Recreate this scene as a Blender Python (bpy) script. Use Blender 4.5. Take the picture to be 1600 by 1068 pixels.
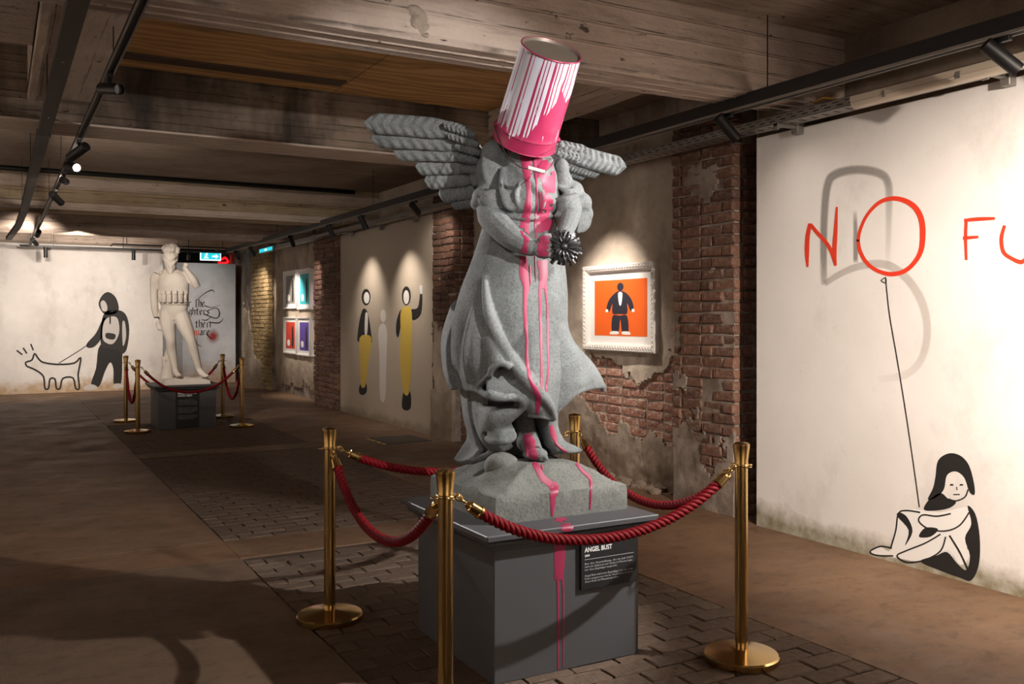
import bpy, bmesh, math, random
from math import sin, cos, pi, radians, sqrt, atan2, tan
from mathutils import Vector, Matrix, noise
from mathutils.bvhtree import BVHTree
random.seed(7)
SC = bpy.context.scene
COL = SC.collection
for o in list(bpy.data.objects): bpy.data.objects.remove(o)

# ---------------------------------------------------------------- camera, world, exposure
FPX, ANG, EYE = 1430.0, radians(29.4), 1.58
CX, CY = 800.0, 496.0
SA, CA = sin(ANG), cos(ANG)
cd = bpy.data.cameras.new('camera'); cam = bpy.data.objects.new('camera', cd); COL.objects.link(cam)
cam.location = (0, 0, EYE); cam.rotation_euler = (pi/2, 0, -ANG)
cd.sensor_width = 36.0; cd.lens = 36.0*FPX/1600.0; cd.shift_y = -38.0/1600.0
cd.clip_start = 0.05; cd.clip_end = 100
SC.camera = cam
w = bpy.data.worlds.new('world'); SC.world = w; w.use_nodes = True
w.node_tree.nodes['Background'].inputs[0].default_value = (0.02, 0.016, 0.013, 1)
w.node_tree.nodes['Background'].inputs[1].default_value = 1.0
SC.view_settings.view_transform = 'Standard'; SC.view_settings.look = 'None'
SC.view_settings.gamma = 1.0; SC.view_settings.use_curve_mapping = False
SC.view_settings.exposure = 0.0
WARM = (1.0, 0.86, 0.74)
COOL = (1.0, 0.96, 0.93)

def spot(loc, tgt, energy, size=40, blend=0.6, col=WARM, rad=0.03):
    l = bpy.data.lights.new('spot_lamp', 'SPOT'); l.energy = energy; l.color = col
    l.spot_size = radians(size); l.spot_blend = blend; l.shadow_soft_size = rad
    o = bpy.data.objects.new('spot_lamp', l); COL.objects.link(o)
    o.location = loc
    o.rotation_euler = (Vector(tgt)-Vector(loc)).to_track_quat('-Z', 'Y').to_euler()
    return o
def area(loc, rot, sx, sy, energy, col=WARM):
    l = bpy.data.lights.new('ceiling_lamp', 'AREA'); l.shape = 'RECTANGLE'; l.size = sx; l.size_y = sy
    l.energy = energy; l.color = col
    o = bpy.data.objects.new('ceiling_lamp', l); COL.objects.link(o); o.location = loc; o.rotation_euler = rot
    return o
spot((0.575, 2.3, 2.92), (2.2, 3.9, 1.6), 55, 50, 0.6, COOL)                # left track lamp on the angel, out of view
spot((2.45, 1.05, 2.75), (2.25, 3.9, 2.15), 370, 46, 0.4, COOL)              # lamp above and before the angel
spot((3.3, 0.3, 2.7), (5.05, 2.6, 1.5), 1900, 68, 1.0)                     # added washer without fixture, out of view, brightens the white wall
spot((-2.6, 2.5, 2.95), (-5.0, 2.5, 1.5), 720, 95, 1.0)                    # added lamps out of view, ambient fill bounced off the left wall
spot((-2.6, 7.0, 2.95), (-5.0, 7.0, 1.5), 720, 95, 1.0)
spot((-2.6, 12.0, 2.95), (-5.0, 12.0, 1.5), 650, 95, 1.0)
spot((1.5, -1.2, 2.95), (1.5, -3.0, 1.5), 900, 100, 1.0)                   # another added fill lamp, bounced off the wall behind the camera
spot((1.2, 17.0, 2.95), (1.4, 21.5, 1.5), 480, 75, 0.9)                    # far wall
# ---------------------------------------------------------------- helpers
def vray(px, py):
    l = (px-CX)/FPX
    return Vector((SA+l*CA, CA-l*SA, -(py-CY)/FPX))
EYEV = Vector((0, 0, EYE))
def at(px, py, d): return EYEV + vray(px, py)*d
def onX(px, py, X): r = vray(px, py); return EYEV + r*(X/r.x)
def onY(px, py, Y): r = vray(px, py); return EYEV + r*(Y/r.y)
def onZ(px, py, z): r = vray(px, py); return EYEV + r*((z-EYE)/r.z)

def link(name, me, mats, parent=None):
    o = bpy.data.objects.new(name, me); COL.objects.link(o)
    if mats is not None:
        if not isinstance(mats, (list, tuple)): mats = [mats]
        if not me.materials:
            for m in mats: me.materials.append(m)
    if parent is not None: o.parent = parent
    return o
def mesh(verts, faces, smooth=False, fmat=None):
    me = bpy.data.meshes.new('m'); me.from_pydata([tuple(v) for v in verts], [], faces); 
    if smooth: me.shade_smooth()
    if fmat:
        for p, i in zip(me.polygons, fmat): p.material_index = i
    me.validate(); me.update(); return me
def bmm(bm, smooth=False):
    me = bpy.data.meshes.new('m'); bmesh.ops.recalc_face_normals(bm, faces=bm.faces[:]); bm.to_mesh(me); bm.free()
    if smooth: me.shade_smooth()
    return me
def empty(name, label, cat, loc=(0, 0, 0), group=None):
    o = bpy.data.objects.new(name, None); COL.objects.link(o); o.location = loc
    o.empty_display_size = 0.1
    tag(o, label, cat, group); return o
def tag(o, label=None, cat=None, group=None, kind=None):
    if label: o['label'] = label
    if cat: o['category'] = cat
    if group: o['group'] = group
    if kind: o['kind'] = kind
    return o
def struct(name, me, mats, parent=None):
    o = link(name, me, mats, parent)
    o['kind'] = 'structure'; return o
def box(bm, x0, x1, y0, y1, z0, z1, bev=0.0):
    r = bmesh.ops.create_cube(bm, size=1.0)
    vs = r['verts']
    for v in vs:
        v.co = Vector(((x0+x1)/2+v.co.x*(x1-x0), (y0+y1)/2+v.co.y*(y1-y0), (z0+z1)/2+v.co.z*(z1-z0)))
    if bev > 0:
        es = list({e for v in vs for e in v.link_edges})
        bmesh.ops.bevel(bm, geom=es, offset=bev, segments=1, affect='EDGES', profile=0.5)
    return vs
def boxme(x0, x1, y0, y1, z0, z1, bev=0.0):
    bm = bmesh.new(); box(bm, x0, x1, y0, y1, z0, z1, bev); return bmm(bm)
def tube_vf(pts, rad, n=10, cap=True, closed=False):
    """swept round tube through pts (list of Vector); rad number or list"""
    V, Fc = [], []
    N = len(pts); pts = [Vector(p) for p in pts]
    up = Vector((0.13, 0.21, 0.97))
    prev = None
    for i, p in enumerate(pts):
        if closed: t = pts[(i+1) % N]-pts[(i-1) % N]
        else: t = pts[min(i+1, N-1)]-pts[max(i-1, 0)]
        t.normalize()
        if prev is None:
            a = up.cross(t)
            if a.length < 1e-3: a = Vector((1, 0, 0)).cross(t)
        else:
            a = prev-t*prev.dot(t)
        a.normalize(); prev = a; b = t.cross(a)
        r = rad[i] if isinstance(rad, (list, tuple)) else rad
        for k in range(n):
            th = 2*pi*k/n; V.append(p+a*(r*cos(th))+b*(r*sin(th)))
    M = N if closed else N-1
    for i in range(M):
        j = (i+1) % N
        for k in range(n):
            Fc.append((i*n+k, i*n+(k+1) % n, j*n+(k+1) % n, j*n+k))
    if cap and not closed:
        Fc.append(tuple(range(n-1, -1, -1))); Fc.append(tuple(range((N-1)*n, N*n)))
    return V, Fc
def join_vf(parts):
    V, Fc = [], []
    for v, f in parts:
        o = len(V); V += v; Fc += [tuple(i+o for i in q) for q in f]
    return V, Fc
def lathe_vf(prof, n=32, cx=0, cy=0, z0=0):
    V, Fc = [], []
    for r, z in prof:
        for k in range(n): V.append(Vector((cx+r*cos(2*pi*k/n), cy+r*sin(2*pi*k/n), z0+z)))
    m = len(prof)
    for i in range(m-1):
        for k in range(n): Fc.append((i*n+k, i*n+(k+1) % n, (i+1)*n+(k+1) % n, (i+1)*n+k))
    Fc.append(tuple(range(n-1, -1, -1))); Fc.append(tuple(range((m-1)*n, m*n)))
    return V, Fc
def autosm(me, ang=35):
    me.shade_smooth()
    bm = bmesh.new(); bm.from_mesh(me)
    for e in bm.edges:
        if len(e.link_faces) == 2 and e.calc_face_angle(0) > radians(ang): e.smooth = False
    bm.to_mesh(me); bm.free(); return me
def catmull(pts, k=6):
    P = [Vector(p) for p in pts]; out = []
    for i in range(len(P)-1):
        p0, p1, p2, p3 = P[max(i-1, 0)], P[i], P[i+1], P[min(i+2, len(P)-1)]
        for s in range(k):
            t = s/k
            out.append(0.5*((2*p1)+(p2-p0)*t+(2*p0-5*p1+4*p2-p3)*t*t+(3*p1-p0-3*p2+p3)*t**3))
    out.append(P[-1]); return out

# ---------------------------------------------------------------- materials
class NT:
    def __init__(s, name):
        s.m = bpy.data.materials.new(name); s.m.use_nodes = True; s.t = s.m.node_tree
        s.b = s.t.nodes['Principled BSDF']; s.L = s.t.links.new
        s._c = None
    def n(s, typ, **k):
        x = s.t.nodes.new(typ)
        for a, v in k.items(): setattr(x, a, v)
        return x
    def co(s, which='Object'):
        if s._c is None: s._c = s.n('ShaderNodeTexCoord')
        return s._c.outputs[which]
    def scale(s, v, sc, loc=(0, 0, 0), rot=(0, 0, 0)):
        m = s.n('ShaderNodeMapping'); m.inputs['Scale'].default_value = sc; m.inputs['Location'].default_value = loc
        m.inputs['Rotation'].default_value = rot; s.L(v, m.inputs[0]); return m.outputs[0]
    def noise(s, sc, det=4, v=None, rough=0.55, dist=0.0):
        x = s.n('ShaderNodeTexNoise'); x.inputs['Scale'].default_value = sc; x.inputs['Detail'].default_value = det
        x.inputs['Roughness'].default_value = rough; x.inputs['Distortion'].default_value = dist
        s.L(v if v is not None else s.co(), x.inputs['Vector']); return x.outputs['Fac']
    def ramp(s, f, stops):
        x = s.n('ShaderNodeValToRGB'); e = x.color_ramp.elements
        while len(e) < len(stops): e.new(0.5)
        for i, (p, c) in enumerate(stops):
            e[i].position = p
            e[i].color = (c, c, c, 1) if isinstance(c, (int, float)) else (*c, 1)
        s.L(f, x.inputs[0]); return x.outputs[0]
    def mix(s, f, a, b, mode='MIX'):
        x = s.n('ShaderNodeMix', data_type='RGBA', blend_type=mode)
        for sock, v in ((x.inputs[0], f), (x.inputs[6], a), (x.inputs[7], b)):
            if isinstance(v, (int, float)): sock.default_value = v
            elif isinstance(v, tuple): sock.default_value = (*v, 1)
            else: s.L(v, sock)
        return x.outputs[2]
    def math(s, op, a, b=0.0, clamp=False):
        x = s.n('ShaderNodeMath', operation=op, use_clamp=clamp)
        for sock, v in ((x.inputs[0], a), (x.inputs[1], b)):
            if isinstance(v, (int, float)): sock.default_value = v
            else: s.L(v, sock)
        return x.outputs[0]
    def sep(s, v=None):
        x = s.n('ShaderNodeSeparateXYZ'); s.L(v if v is not None else s.co(), x.inputs[0]); return x.outputs
    def rnd(s):
        return s.n('ShaderNodeObjectInfo').outputs['Random']
    def color(s, c):
        if isinstance(c, tuple): s.b.inputs['Base Color'].default_value = (*c, 1)
        else: s.L(c, s.b.inputs['Base Color'])
        return s
    def rough(s, r):
        if isinstance(r, (int, float)): s.b.inputs['Roughness'].default_value = r
        else: s.L(r, s.b.inputs['Roughness'])
        return s
    def metal(s, v): s.b.inputs['Metallic'].default_value = v; return s
    def bump(s, h, st=0.5, dist=0.01):
        x = s.n('ShaderNodeBump'); x.inputs['Strength'].default_value = st; x.inputs['Distance'].default_value = dist
        s.L(h, x.inputs['Height']); s.L(x.outputs[0], s.b.inputs['Normal']); return s
def plain(name, c, r=0.5, metal=0.0, var=0.0, sc=30):
    k = NT(name); 
    if var > 0:
        k.color(k.mix(k.noise(sc, 3), tuple(x*(1-var) for x in c), tuple(min(1, x*(1+var)) for x in c)))
    else: k.color(c)
    k.rough(r).metal(metal); return k.m
def emis(name, c, st):
    k = NT(name); k.color((0.02, 0.02, 0.02)); k.b.inputs['Emission Color'].default_value = (*c, 1)
    k.b.inputs['Emission Strength'].default_value = st; return k.m

def concrete(name, c0, c1, along='X', stain=0.0, lines=7.7):
    k = NT(name)
    st = (0.8, 6, 6) if along == 'X' else (6, 0.8, 6)
    grain = k.noise(3.0, 6, k.scale(k.co(), st), 0.65)
    blot = k.noise(1.4, 6, rough=0.6)
    fine = k.noise(38, 5)
    c = k.mix(k.ramp(blot, [(0.32, 0.0), (0.68, 1.0)]), c0, c1)
    c = k.mix(k.ramp(grain, [(0.36, 0.45), (0.5, 0.0)]), c, tuple(x*0.6 for x in c0))
    pits = k.ramp(k.noise(16, 3, k.scale(k.co(), (0.5, 1, 1) if along == 'X' else (1, 0.5, 1))), [(0.26, 1.0), (0.32, 0.0)])
    c = k.mix(pits, c, tuple(x*0.25 for x in c0))
    # board joints
    x, y, z = k.sep()
    s = k.math('ADD', z, y if along == 'X' else x)
    fr = k.math('FRACT', k.math('MULTIPLY', k.math('ADD', s, k.math('MULTIPLY', k.noise(2.5, 3), 0.02)), lines))
    ln = k.ramp(fr, [(0.0, 1.0), (0.05, 0.0), (0.96, 0.0), (1.0, 1.0)])
    brk = k.ramp(k.noise(5, 3), [(0.42, 0.15), (0.6, 0.8)])
    lnm = k.math('MULTIPLY', ln, brk)
    c = k.mix(lnm, c, tuple(v*0.28 for v in c0))
    if stain > 0:
        sm = k.ramp(k.noise(1.6, 5, k.scale(k.co(), (1.0, 1, 0.35)), 0.6), [(0.42, stain), (0.62, 0.0)])
        c = k.mix(sm, c, (0.03, 0.022, 0.016))
    k.color(c).rough(0.92)
    h = k.math('ADD', k.math('MULTIPLY', fine, 0.5), k.math('MULTIPLY', grain, 0.9))
    h = k.math('SUBTRACT', h, k.math('MULTIPLY', lnm, 0.8))
    h = k.math('SUBTRACT', h, k.math('MULTIPLY', pits, 0.6))
    k.bump(h, 0.9, 0.014); return k.m
M = {}
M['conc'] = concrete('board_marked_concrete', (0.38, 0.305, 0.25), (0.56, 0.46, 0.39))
M['slab'] = concrete('shade_toned_slab_concrete', (0.25, 0.19, 0.145), (0.38, 0.30, 0.235))  # darker tone puts the shade of the recessed bays into the colour
M['pale'] = concrete('lit_toned_concrete_edge', (0.50, 0.415, 0.345), (0.66, 0.56, 0.47))  # paler tone puts the light on the beam underside into the colour
M['conc_y'] = concrete('board_marked_concrete_long', (0.42, 0.34, 0.28), (0.60, 0.50, 0.42), 'Y')
M['conc_dark'] = concrete('stained_concrete', (0.15, 0.11, 0.08), (0.33, 0.26, 0.20), 'X', 0.95)
M['conc_yel'] = concrete('yellowed_concrete', (0.34, 0.265, 0.17), (0.50, 0.395, 0.265))

def plaster(name, c0, c1, dirt, sc=1.2, dirtamt=0.6, foot=None, drip=True, bumpst=0.35):
    k = NT(name)
    c = k.mix(k.ramp(k.noise(sc, 6, rough=0.6), [(0.35, 0.0), (0.65, 1.0)]), c0, c1)
    m = k.ramp(k.noise(1.7, 7, k.scale(k.co(), (1, 1, 0.7), (3, 7, 1)), 0.68), [(0.54, 0.0), (0.74, dirtamt)])
    c = k.mix(m, c, dirt)
    sp = k.ramp(k.noise(24, 5, rough=0.7), [(0.62, 0.0), (0.75, dirtamt*0.55)])
    c = k.mix(sp, c, dirt)
    if foot:
        x, y, z = k.sep()
        zz = k.math('SUBTRACT', z, k.math('MULTIPLY', k.math('SUBTRACT', k.noise(2.2, 6, rough=0.65), 0.35), foot[1]))
        fm = k.ramp(zz, [(0.0, 1.0), (foot[0], 0.0)])
        c = k.mix(k.math('MULTIPLY', fm, k.ramp(k.noise(9, 5), [(0.25, 0.55), (0.6, 1.0)])), c, foot[2])
    k.color(c).rough(0.88)
    k.bump(k.math('ADD', k.noise(7, 5), k.math('MULTIPLY', k.noise(60, 3), 0.25)), bumpst, 0.012); return k.m
M['white'] = plaster('white_painted_plaster', (0.72, 0.69, 0.66), (0.80, 0.775, 0.75), (0.30, 0.27, 0.23), 0.8, 0.32, (0.11, 0.36, (0.22, 0.195, 0.115)), bumpst=0.18)
M['far'] = plaster('far_white_plaster', (0.60, 0.575, 0.55), (0.74, 0.715, 0.69), (0.30, 0.26, 0.22), 0.9, 0.4, (0.2, 0.7, (0.42, 0.30, 0.18)), bumpst=0.25)
M['grey'] = plaster('grey_painted_board', (0.40, 0.42, 0.45), (0.50, 0.52, 0.55), (0.24, 0.22, 0.21), 1.3, 0.5, (0.4, 1.0, (0.30, 0.20, 0.13)), bumpst=0.25)
M['beige'] = plaster('beige_painted_plaster', (0.50, 0.43, 0.345), (0.53, 0.46, 0.37), (0.36, 0.30, 0.23), 0.8, 0.25, (0.1, 0.3, (0.30, 0.25, 0.18)), bumpst=0.12)
M['plaster'] = plaster('old_grey_plaster', (0.37, 0.31, 0.25), (0.56, 0.49, 0.41), (0.17, 0.125, 0.09), 1.6, 0.75, (0.6, 1.2, (0.16, 0.115, 0.08)), bumpst=0.8)
M['plaster2'] = plaster('streaked_plaster', (0.34, 0.27, 0.20), (0.54, 0.46, 0.37), (0.15, 0.11, 0.08), 1.8, 0.8, (0.5, 1.2, (0.20, 0.15, 0.10)), bumpst=0.8)
M['brown'] = plaster('dark_brown_plaster', (0.15, 0.11, 0.08), (0.29, 0.225, 0.17), (0.07, 0.05, 0.04), 2.0, 0.7, bumpst=0.9)
M['mortar'] = plaster('crumbling_mortar', (0.14, 0.105, 0.08), (0.34, 0.285, 0.24), (0.07, 0.05, 0.04), 4.0, 0.7, bumpst=1.0)

M['mortar_lt'] = plaster('pale_mortar', (0.26, 0.21, 0.17), (0.46, 0.40, 0.35), (0.15, 0.11, 0.085), 4.0, 0.6, bumpst=1.0)
def brickmat(name, cs, pale, palefac=0.25, dark=(0.06, 0.03, 0.02)):
    k = NT(name); r = k.rnd()
    c = k.ramp(r, [(i/(len(cs)-1), v) for i, v in enumerate(cs)])
    n1 = k.noise(14, 6, k.co(), 0.65)
    c = k.mix(k.ramp(n1, [(0.5, 0.0), (0.72, palefac*2.4)]), c, pale)
    c = k.mix(k.ramp(k.noise(30, 5, rough=0.7), [(0.3, 0.7), (0.46, 0.0)]), c, dark)
    k.color(c).rough(0.9)
    k.bump(k.math('ADD', k.noise(26, 6, rough=0.65), k.math('MULTIPLY', n1, 0.7)), 0.9, 0.012); return k.m
M['brick'] = brickmat('red_brick', [(0.095, 0.046, 0.031), (0.155, 0.072, 0.046), (0.225, 0.112, 0.07), (0.12, 0.058, 0.04), (0.17, 0.092, 0.065)], (0.36, 0.28, 0.235), 0.2)
M['brick_lt'] = brickmat('limewashed_brick', [(0.30, 0.13, 0.085), (0.42, 0.21, 0.15), (0.36, 0.17, 0.12)], (0.55, 0.47, 0.41), 0.45)
M['brick_y'] = brickmat('yellow_brick', [(0.36, 0.26, 0.11), (0.47, 0.34, 0.15), (0.29, 0.20, 0.09), (0.42, 0.29, 0.12)], (0.55, 0.45, 0.30), 0.2)
M['paver'] = brickmat('worn_floor_brick', [(0.090, 0.058, 0.038), (0.119, 0.078, 0.052), (0.101, 0.063, 0.042), (0.137, 0.094, 0.065)], (0.19, 0.145, 0.105), 0.15, (0.07, 0.045, 0.03))

def floormat(name, c0, c1, rib=False):
    k = NT(name)
    c = k.mix(k.ramp(k.noise(0.9, 7, k.scale(k.co(), (1, 1.6, 1)), 0.62), [(0.3, 0.0), (0.7, 1.0)]), c0, c1)
    c = k.mix(k.ramp(k.noise(7, 7, k.scale(k.co(), (1, 1.5, 1)), 0.75), [(0.34, 0.6), (0.5, 0.0)]), c, tuple(v*0.5 for v in c0))
    c = k.mix(k.ramp(k.noise(3.1, 7, k.scale(k.co(), (0.5, 2, 1), (5, 2, 0)), 0.7), [(0.6, 0.0), (0.78, 0.5)]), c, (0.27, 0.21, 0.165))
    k.color(c)
    k.rough(k.ramp(k.noise(2.2, 5), [(0.3, 0.5), (0.7, 0.8)]))
    h = k.math('ADD', k.noise(9, 6, rough=0.65), k.math('MULTIPLY', k.noise(70, 3), 0.3))
    if rib:
        wv = k.n('ShaderNodeTexWave', wave_type='BANDS', bands_direction='X'); wv.inputs['Scale'].default_value = 42.0
        wv.inputs['Distortion'].default_value = 1.2; wv.inputs['Detail'].default_value = 1.0; wv.inputs['Detail Scale'].default_value = 0.6
        k.L(k.co(), wv.inputs['Vector'])
        h = k.math('ADD', h, k.math('MULTIPLY', wv.outputs['Fac'], k.ramp(k.noise(1.5, 4), [(0.35, 0.08), (0.6, 0.4)])))
    k.bump(h, 0.45, 0.01); return k.m
M['floor'] = floormat('worn_screed', (0.119, 0.066, 0.034), (0.208, 0.122, 0.068))
M['floor_rib'] = floormat('ribbed_screed', (0.106, 0.066, 0.040), (0.168, 0.110, 0.070), True)
M['floor_red'] = floormat('ochre_screed', (0.142, 0.073, 0.035), (0.208, 0.115, 0.059))
M['dirt'] = plain('dirty_joint', (0.06, 0.041, 0.028), 0.95, 0, 0.3, 12)

def plymat():
    k = NT('stained_plywood')
    v = k.scale(k.co(), (0.9, 2.4, 1))
    wv = k.n('ShaderNodeTexWave', wave_type='RINGS', rings_direction='Z'); wv.inputs['Scale'].default_value = 1.1
    wv.inputs['Distortion'].default_value = 16.0; wv.inputs['Detail'].default_value = 2.0; wv.inputs['Detail Scale'].default_value = 0.8
    k.L(v, wv.inputs['Vector'])
    c = k.mix(k.ramp(wv.outputs['Fac'], [(0.2, 0.0), (0.8, 1.0)]), (0.46, 0.265, 0.095), (0.62, 0.385, 0.165))
    c = k.mix(k.ramp(k.noise(1.8, 5, k.scale(k.co(), (0.6, 1.6, 1))), [(0.5, 0.0), (0.72, 0.8)]), c, (0.09, 0.055, 0.03))
    k.color(c).rough(0.7); k.bump(wv.outputs['Fac'], 0.15, 0.004); return k.m
M['ply'] = plymat()
M['black'] = plain('black_metal', (0.007, 0.007, 0.0075), 0.5)
M['blackpl'] = plain('black_panel', (0.010, 0.010, 0.011), 0.5)
M['tray'] = plain('galvanised_steel', (0.30, 0.28, 0.26), 0.5, 0.7, 0.25, 14)
M['traydk'] = plain('dark_dusty_tray', (0.055, 0.045, 0.04), 0.6, 0.2, 0.3, 10)
M['ped'] = plain('grey_painted_plinth', (0.066, 0.066, 0.07), 0.5, 0, 0.06, 4)
M['frame'] = plain('white_frame', (0.72, 0.70, 0.67), 0.45)
M['paper'] = plain('white_paper', (0.80, 0.79, 0.77), 0.8)
M['ink'] = plain('black_paint', (0.012, 0.011, 0.011), 0.7)
M['chalk'] = plain('white_paint', (0.80, 0.79, 0.77), 0.8)
M['redpaint'] = plain('red_wall_paint', (0.75, 0.045, 0.015), 0.6, 0, 0.15, 9)
M['text'] = plain('white_lettering', (0.85, 0.84, 0.82), 0.7)
M['textdim'] = plain('grey_lettering', (0.5, 0.5, 0.49), 0.7)
k = NT('polished_brass'); k.color(k.mix(k.noise(3, 3), (0.55, 0.36, 0.13), (0.66, 0.45, 0.19))).metal(1.0).rough(0.16); M['brass'] = k.m
k = NT('dark_brass'); k.color((0.42, 0.26, 0.09)).metal(1.0).rough(0.22); M['brassdk'] = k.m
M['rope'] = plain('red_cord', (0.155, 0.0025, 0.006), 0.6, 0, 0.25, 60); M['rope'].node_tree.nodes['Principled BSDF'].inputs['Specular IOR Level'].default_value = 0.15
k = NT('clear_glass'); k.b.inputs['Transmission Weight'].default_value = 1.0; k.color((1, 1, 1)).rough(0.02); k.b.inputs['IOR'].default_value = 1.12; M['glass'] = k.m

# ---------------------------------------------------------------- setting
WX = 5.35                                  # plaster wall on the right
CZ = 3.58                                  # ceiling slab
floor = struct('floor', boxme(-5, 6, -3, 27, -0.2, -0.010), M['dirt'])
def slab(x0, x1, y0, y1, m, z1=0.0):
    nx = max(2, int((x1-x0)/0.25)); ny = max(2, int((y1-y0)/0.25))
    V, Fc = [], []
    for j in range(ny+1):
        for i in range(nx+1):
            x = x0+(x1-x0)*i/nx; y = y0+(y1-y0)*j/ny
            ex = 0.004*noise.noise((y*3, x0, 1)) if i in (0, nx) else 0
            V.append((x+ex*3, y, z1+0.003*noise.noise((x*1.5, y*1.5, 0))))
    for j in range(ny):
        for i in range(nx): a = j*(nx+1)+i; Fc.append((a, a+1, a+nx+2, a+nx+1))
    loop = [i for i in range(nx+1)]+[j*(nx+1)+nx for j in range(1, ny+1)]+[ny*(nx+1)+i for i in range(nx-1, -1, -1)]+[j*(nx+1) for j in range(ny-1, 0, -1)]
    b = len(V)
    for q in loop: V.append((V[q][0], V[q][1], -0.02))
    n = len(loop)
    for q in range(n): Fc.append((loop[q], b+q, b+(q+1) % n, loop[(q+1) % n]))
    return link('floor_slab', mesh(V, Fc), m, floor)
LX0, LX1 = 1.40, 3.46                      # brick lane
for (y0, y1, m) in ((-3, 2.6, 'floor_rib'), (2.61, 6.1, 'floor_rib'), (6.107, 6.65, 'floor_red'), (6.66, 10.7, 'floor'), (10.71, 15.5, 'floor'), (15.51, 27, 'floor')):
    slab(-5, LX0-0.004, y0, y1, M[m])
for (y0, y1, m) in ((-3, 2.2, 'floor'), (2.206, 4.2, 'floor'), (4.206, 6.1, 'floor'), (6.107, 8.9, 'floor'), (8.91, 13, 'floor'), (13.01, 27, 'floor')):
    slab(LX1+0.004, 6, y0, y1, M[m])
slab(LX0, LX1, 6.12, 6.62, M['floor'], 0.002); slab(LX0, LX1, 11.0, 11.35, M['floor'], 0.002); slab(LX0, LX1, 14.6, 27, M['floor'], 0.002)
def roughbrick(l, d, h, seed, bev=0.008, jit=0.006):
    rg = random.Random(seed)
    bm = bmesh.new(); box(bm, -l/2, l/2, -d/2, d/2, -h/2, h/2, bev)
    for v in bm.verts: v.co += Vector((rg.uniform(-jit, jit), rg.uniform(-jit, jit), rg.uniform(-jit, jit)*0.7))
    return bmm(bm)
PV = {k: [roughbrick(l, 0.115, 0.06, 40+i, 0.006, 0.003) for i in range(4)] for k, l in (('s', 0.235), ('h', 0.115))}
for L_ in PV.values():
    for me in L_: me.materials.append(M['paver'])
cells = []
UN = (LX1-LX0)/8.5; y = 1.6; row = 0
while y < 14.5:
    if (6.0 < y < 6.68) or (10.93 < y < 11.42): y += 0.125; row += 1; continue
    x = LX0
    while x < LX1-0.02:
        t = 'h' if (row % 2 and x == LX0) or x > LX1-UN*0.75 else 's'
        L_ = UN/2 if t == 'h' else UN
        cells.append((x+L_/2, y+random.uniform(-0.004, 0.004), t)); x += L_
    y += 0.125; row += 1
def seen(x, y, z=0.0, mg=60):
    d = x*SA+y*CA
    if d < 0.3: return False
    px = CX+FPX*(x*CA-y*SA)/d; py = CY-FPX*(z-EYE)/d
    return -mg < px < 1600+mg and -mg < py < 1068+mg
inside_ped = lambda x, y: 1.95 < x < 2.55 and 3.55 < y < 4.1
vis = sorted([c for c in cells if seen(c[0], c[1]) and not inside_ped(c[0], c[1])], key=lambda c: c[0]*SA+c[1]*CA)
near, rest = vis[:300], vis[300:]
for (x, yy, t) in near:
    o = link('brick', random.choice(PV[t]), None, floor)
    o.location = (x, yy, -0.030+random.uniform(-0.004, 0.003)); o.rotation_euler = (random.uniform(-.010, .010), random.uniform(-.006, .006), random.uniform(-.012, .012))
V, Fc = [], []
for (x, yy, t) in rest:
    me = random.choice(PV[t]); b = len(V); zo = -0.030+random.uniform(-0.004, 0.003); ta = random.uniform(-.012, .012)
    for v in me.vertices: V.append((x+v.co.x, yy+v.co.y+ta*v.co.x, zo+v.co.z))
    for p in me.polygons: Fc.append(tuple(i+b for i in p.vertices))
tag(link('brick_paving', mesh(V, Fc), M['paver'], floor), kind='stuff')

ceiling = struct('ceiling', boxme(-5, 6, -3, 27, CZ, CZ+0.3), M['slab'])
struct('ceiling_panel', boxme(-5, 0.2, 4.9, 6.42, 3.27, CZ, 0.004), M['conc'])
def xbeam(y0, y1, zb, m, x0=-5.0, x1=WX+0.2, step=0.13, seed=0, ztop=None, tilt=0.0):
    """beam across the room; its faces carry the slight steps left by the shuttering boards"""
    ztop = ztop or CZ+0.01
    rg = random.Random(seed); prof = []
    def strip(a, b, n, off):
        for i in range(n):
            t0, t1 = i/n, (i+1)/n; e = rg.uniform(0, 0.006)
            for t in (t0+0.02, t1-0.02):
                p = Vector(a).lerp(Vector(b), t); prof.append((p.x+off[0]*e, p.y+off[1]*e))
            if i < n-1:
                p = Vector(a).lerp(Vector(b), t1); prof.append((p.x+off[0]*(e+0.007), p.y+off[1]*(e+0.007)))
    nz = max(2, round((ztop-zb)/step)); ny = max(2, round((y1-y0)/step))
    strip((y0, ztop, 0), (y0, zb+0.012, 0), nz, (-1, 0)); strip((y0+0.012, zb, 0), (y1-0.012, zb, 0), ny, (0, -1)); strip((y1, zb+0.012, 0), (y1, ztop, 0), nz, (1, 0))
    V, Fc = [], []; nx = 24; n = len(prof)
    for i in range(nx+1):
        x = x0+(x1-x0)*i/nx
        for j, (py_, pz) in enumerate(prof):
            w_ = 0.004*noise.noise((x*1.3, j*0.37, seed))
            V.append((x, py_+w_+tilt*(x-2), pz+w_))
    for i in range(nx):
        for j in range(n-1): Fc.append((i*n+j, i*n+j+1, (i+1)*n+j+1, (i+1)*n+j))
    Fc.append(tuple(range(n-1, -1, -1))); Fc.append(tuple(range(nx*n, nx*n+n)))
    return struct('ceiling_beam', mesh(V, Fc), m)
xbeam(4.55, 4.90, 3.08, M['conc'], seed=1)
xbeam(7.65, 8.13, 3.05, M['conc_dark'], seed=2)
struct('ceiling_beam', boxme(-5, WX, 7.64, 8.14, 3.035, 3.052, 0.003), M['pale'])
xbeam(13.85, 14.5, 3.06, M['conc_yel'], seed=3)
struct('ceiling_beam', boxme(-5, WX, 13.78, 13.86, 3.33, 3.49, 0.008), M['pale'])
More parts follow.
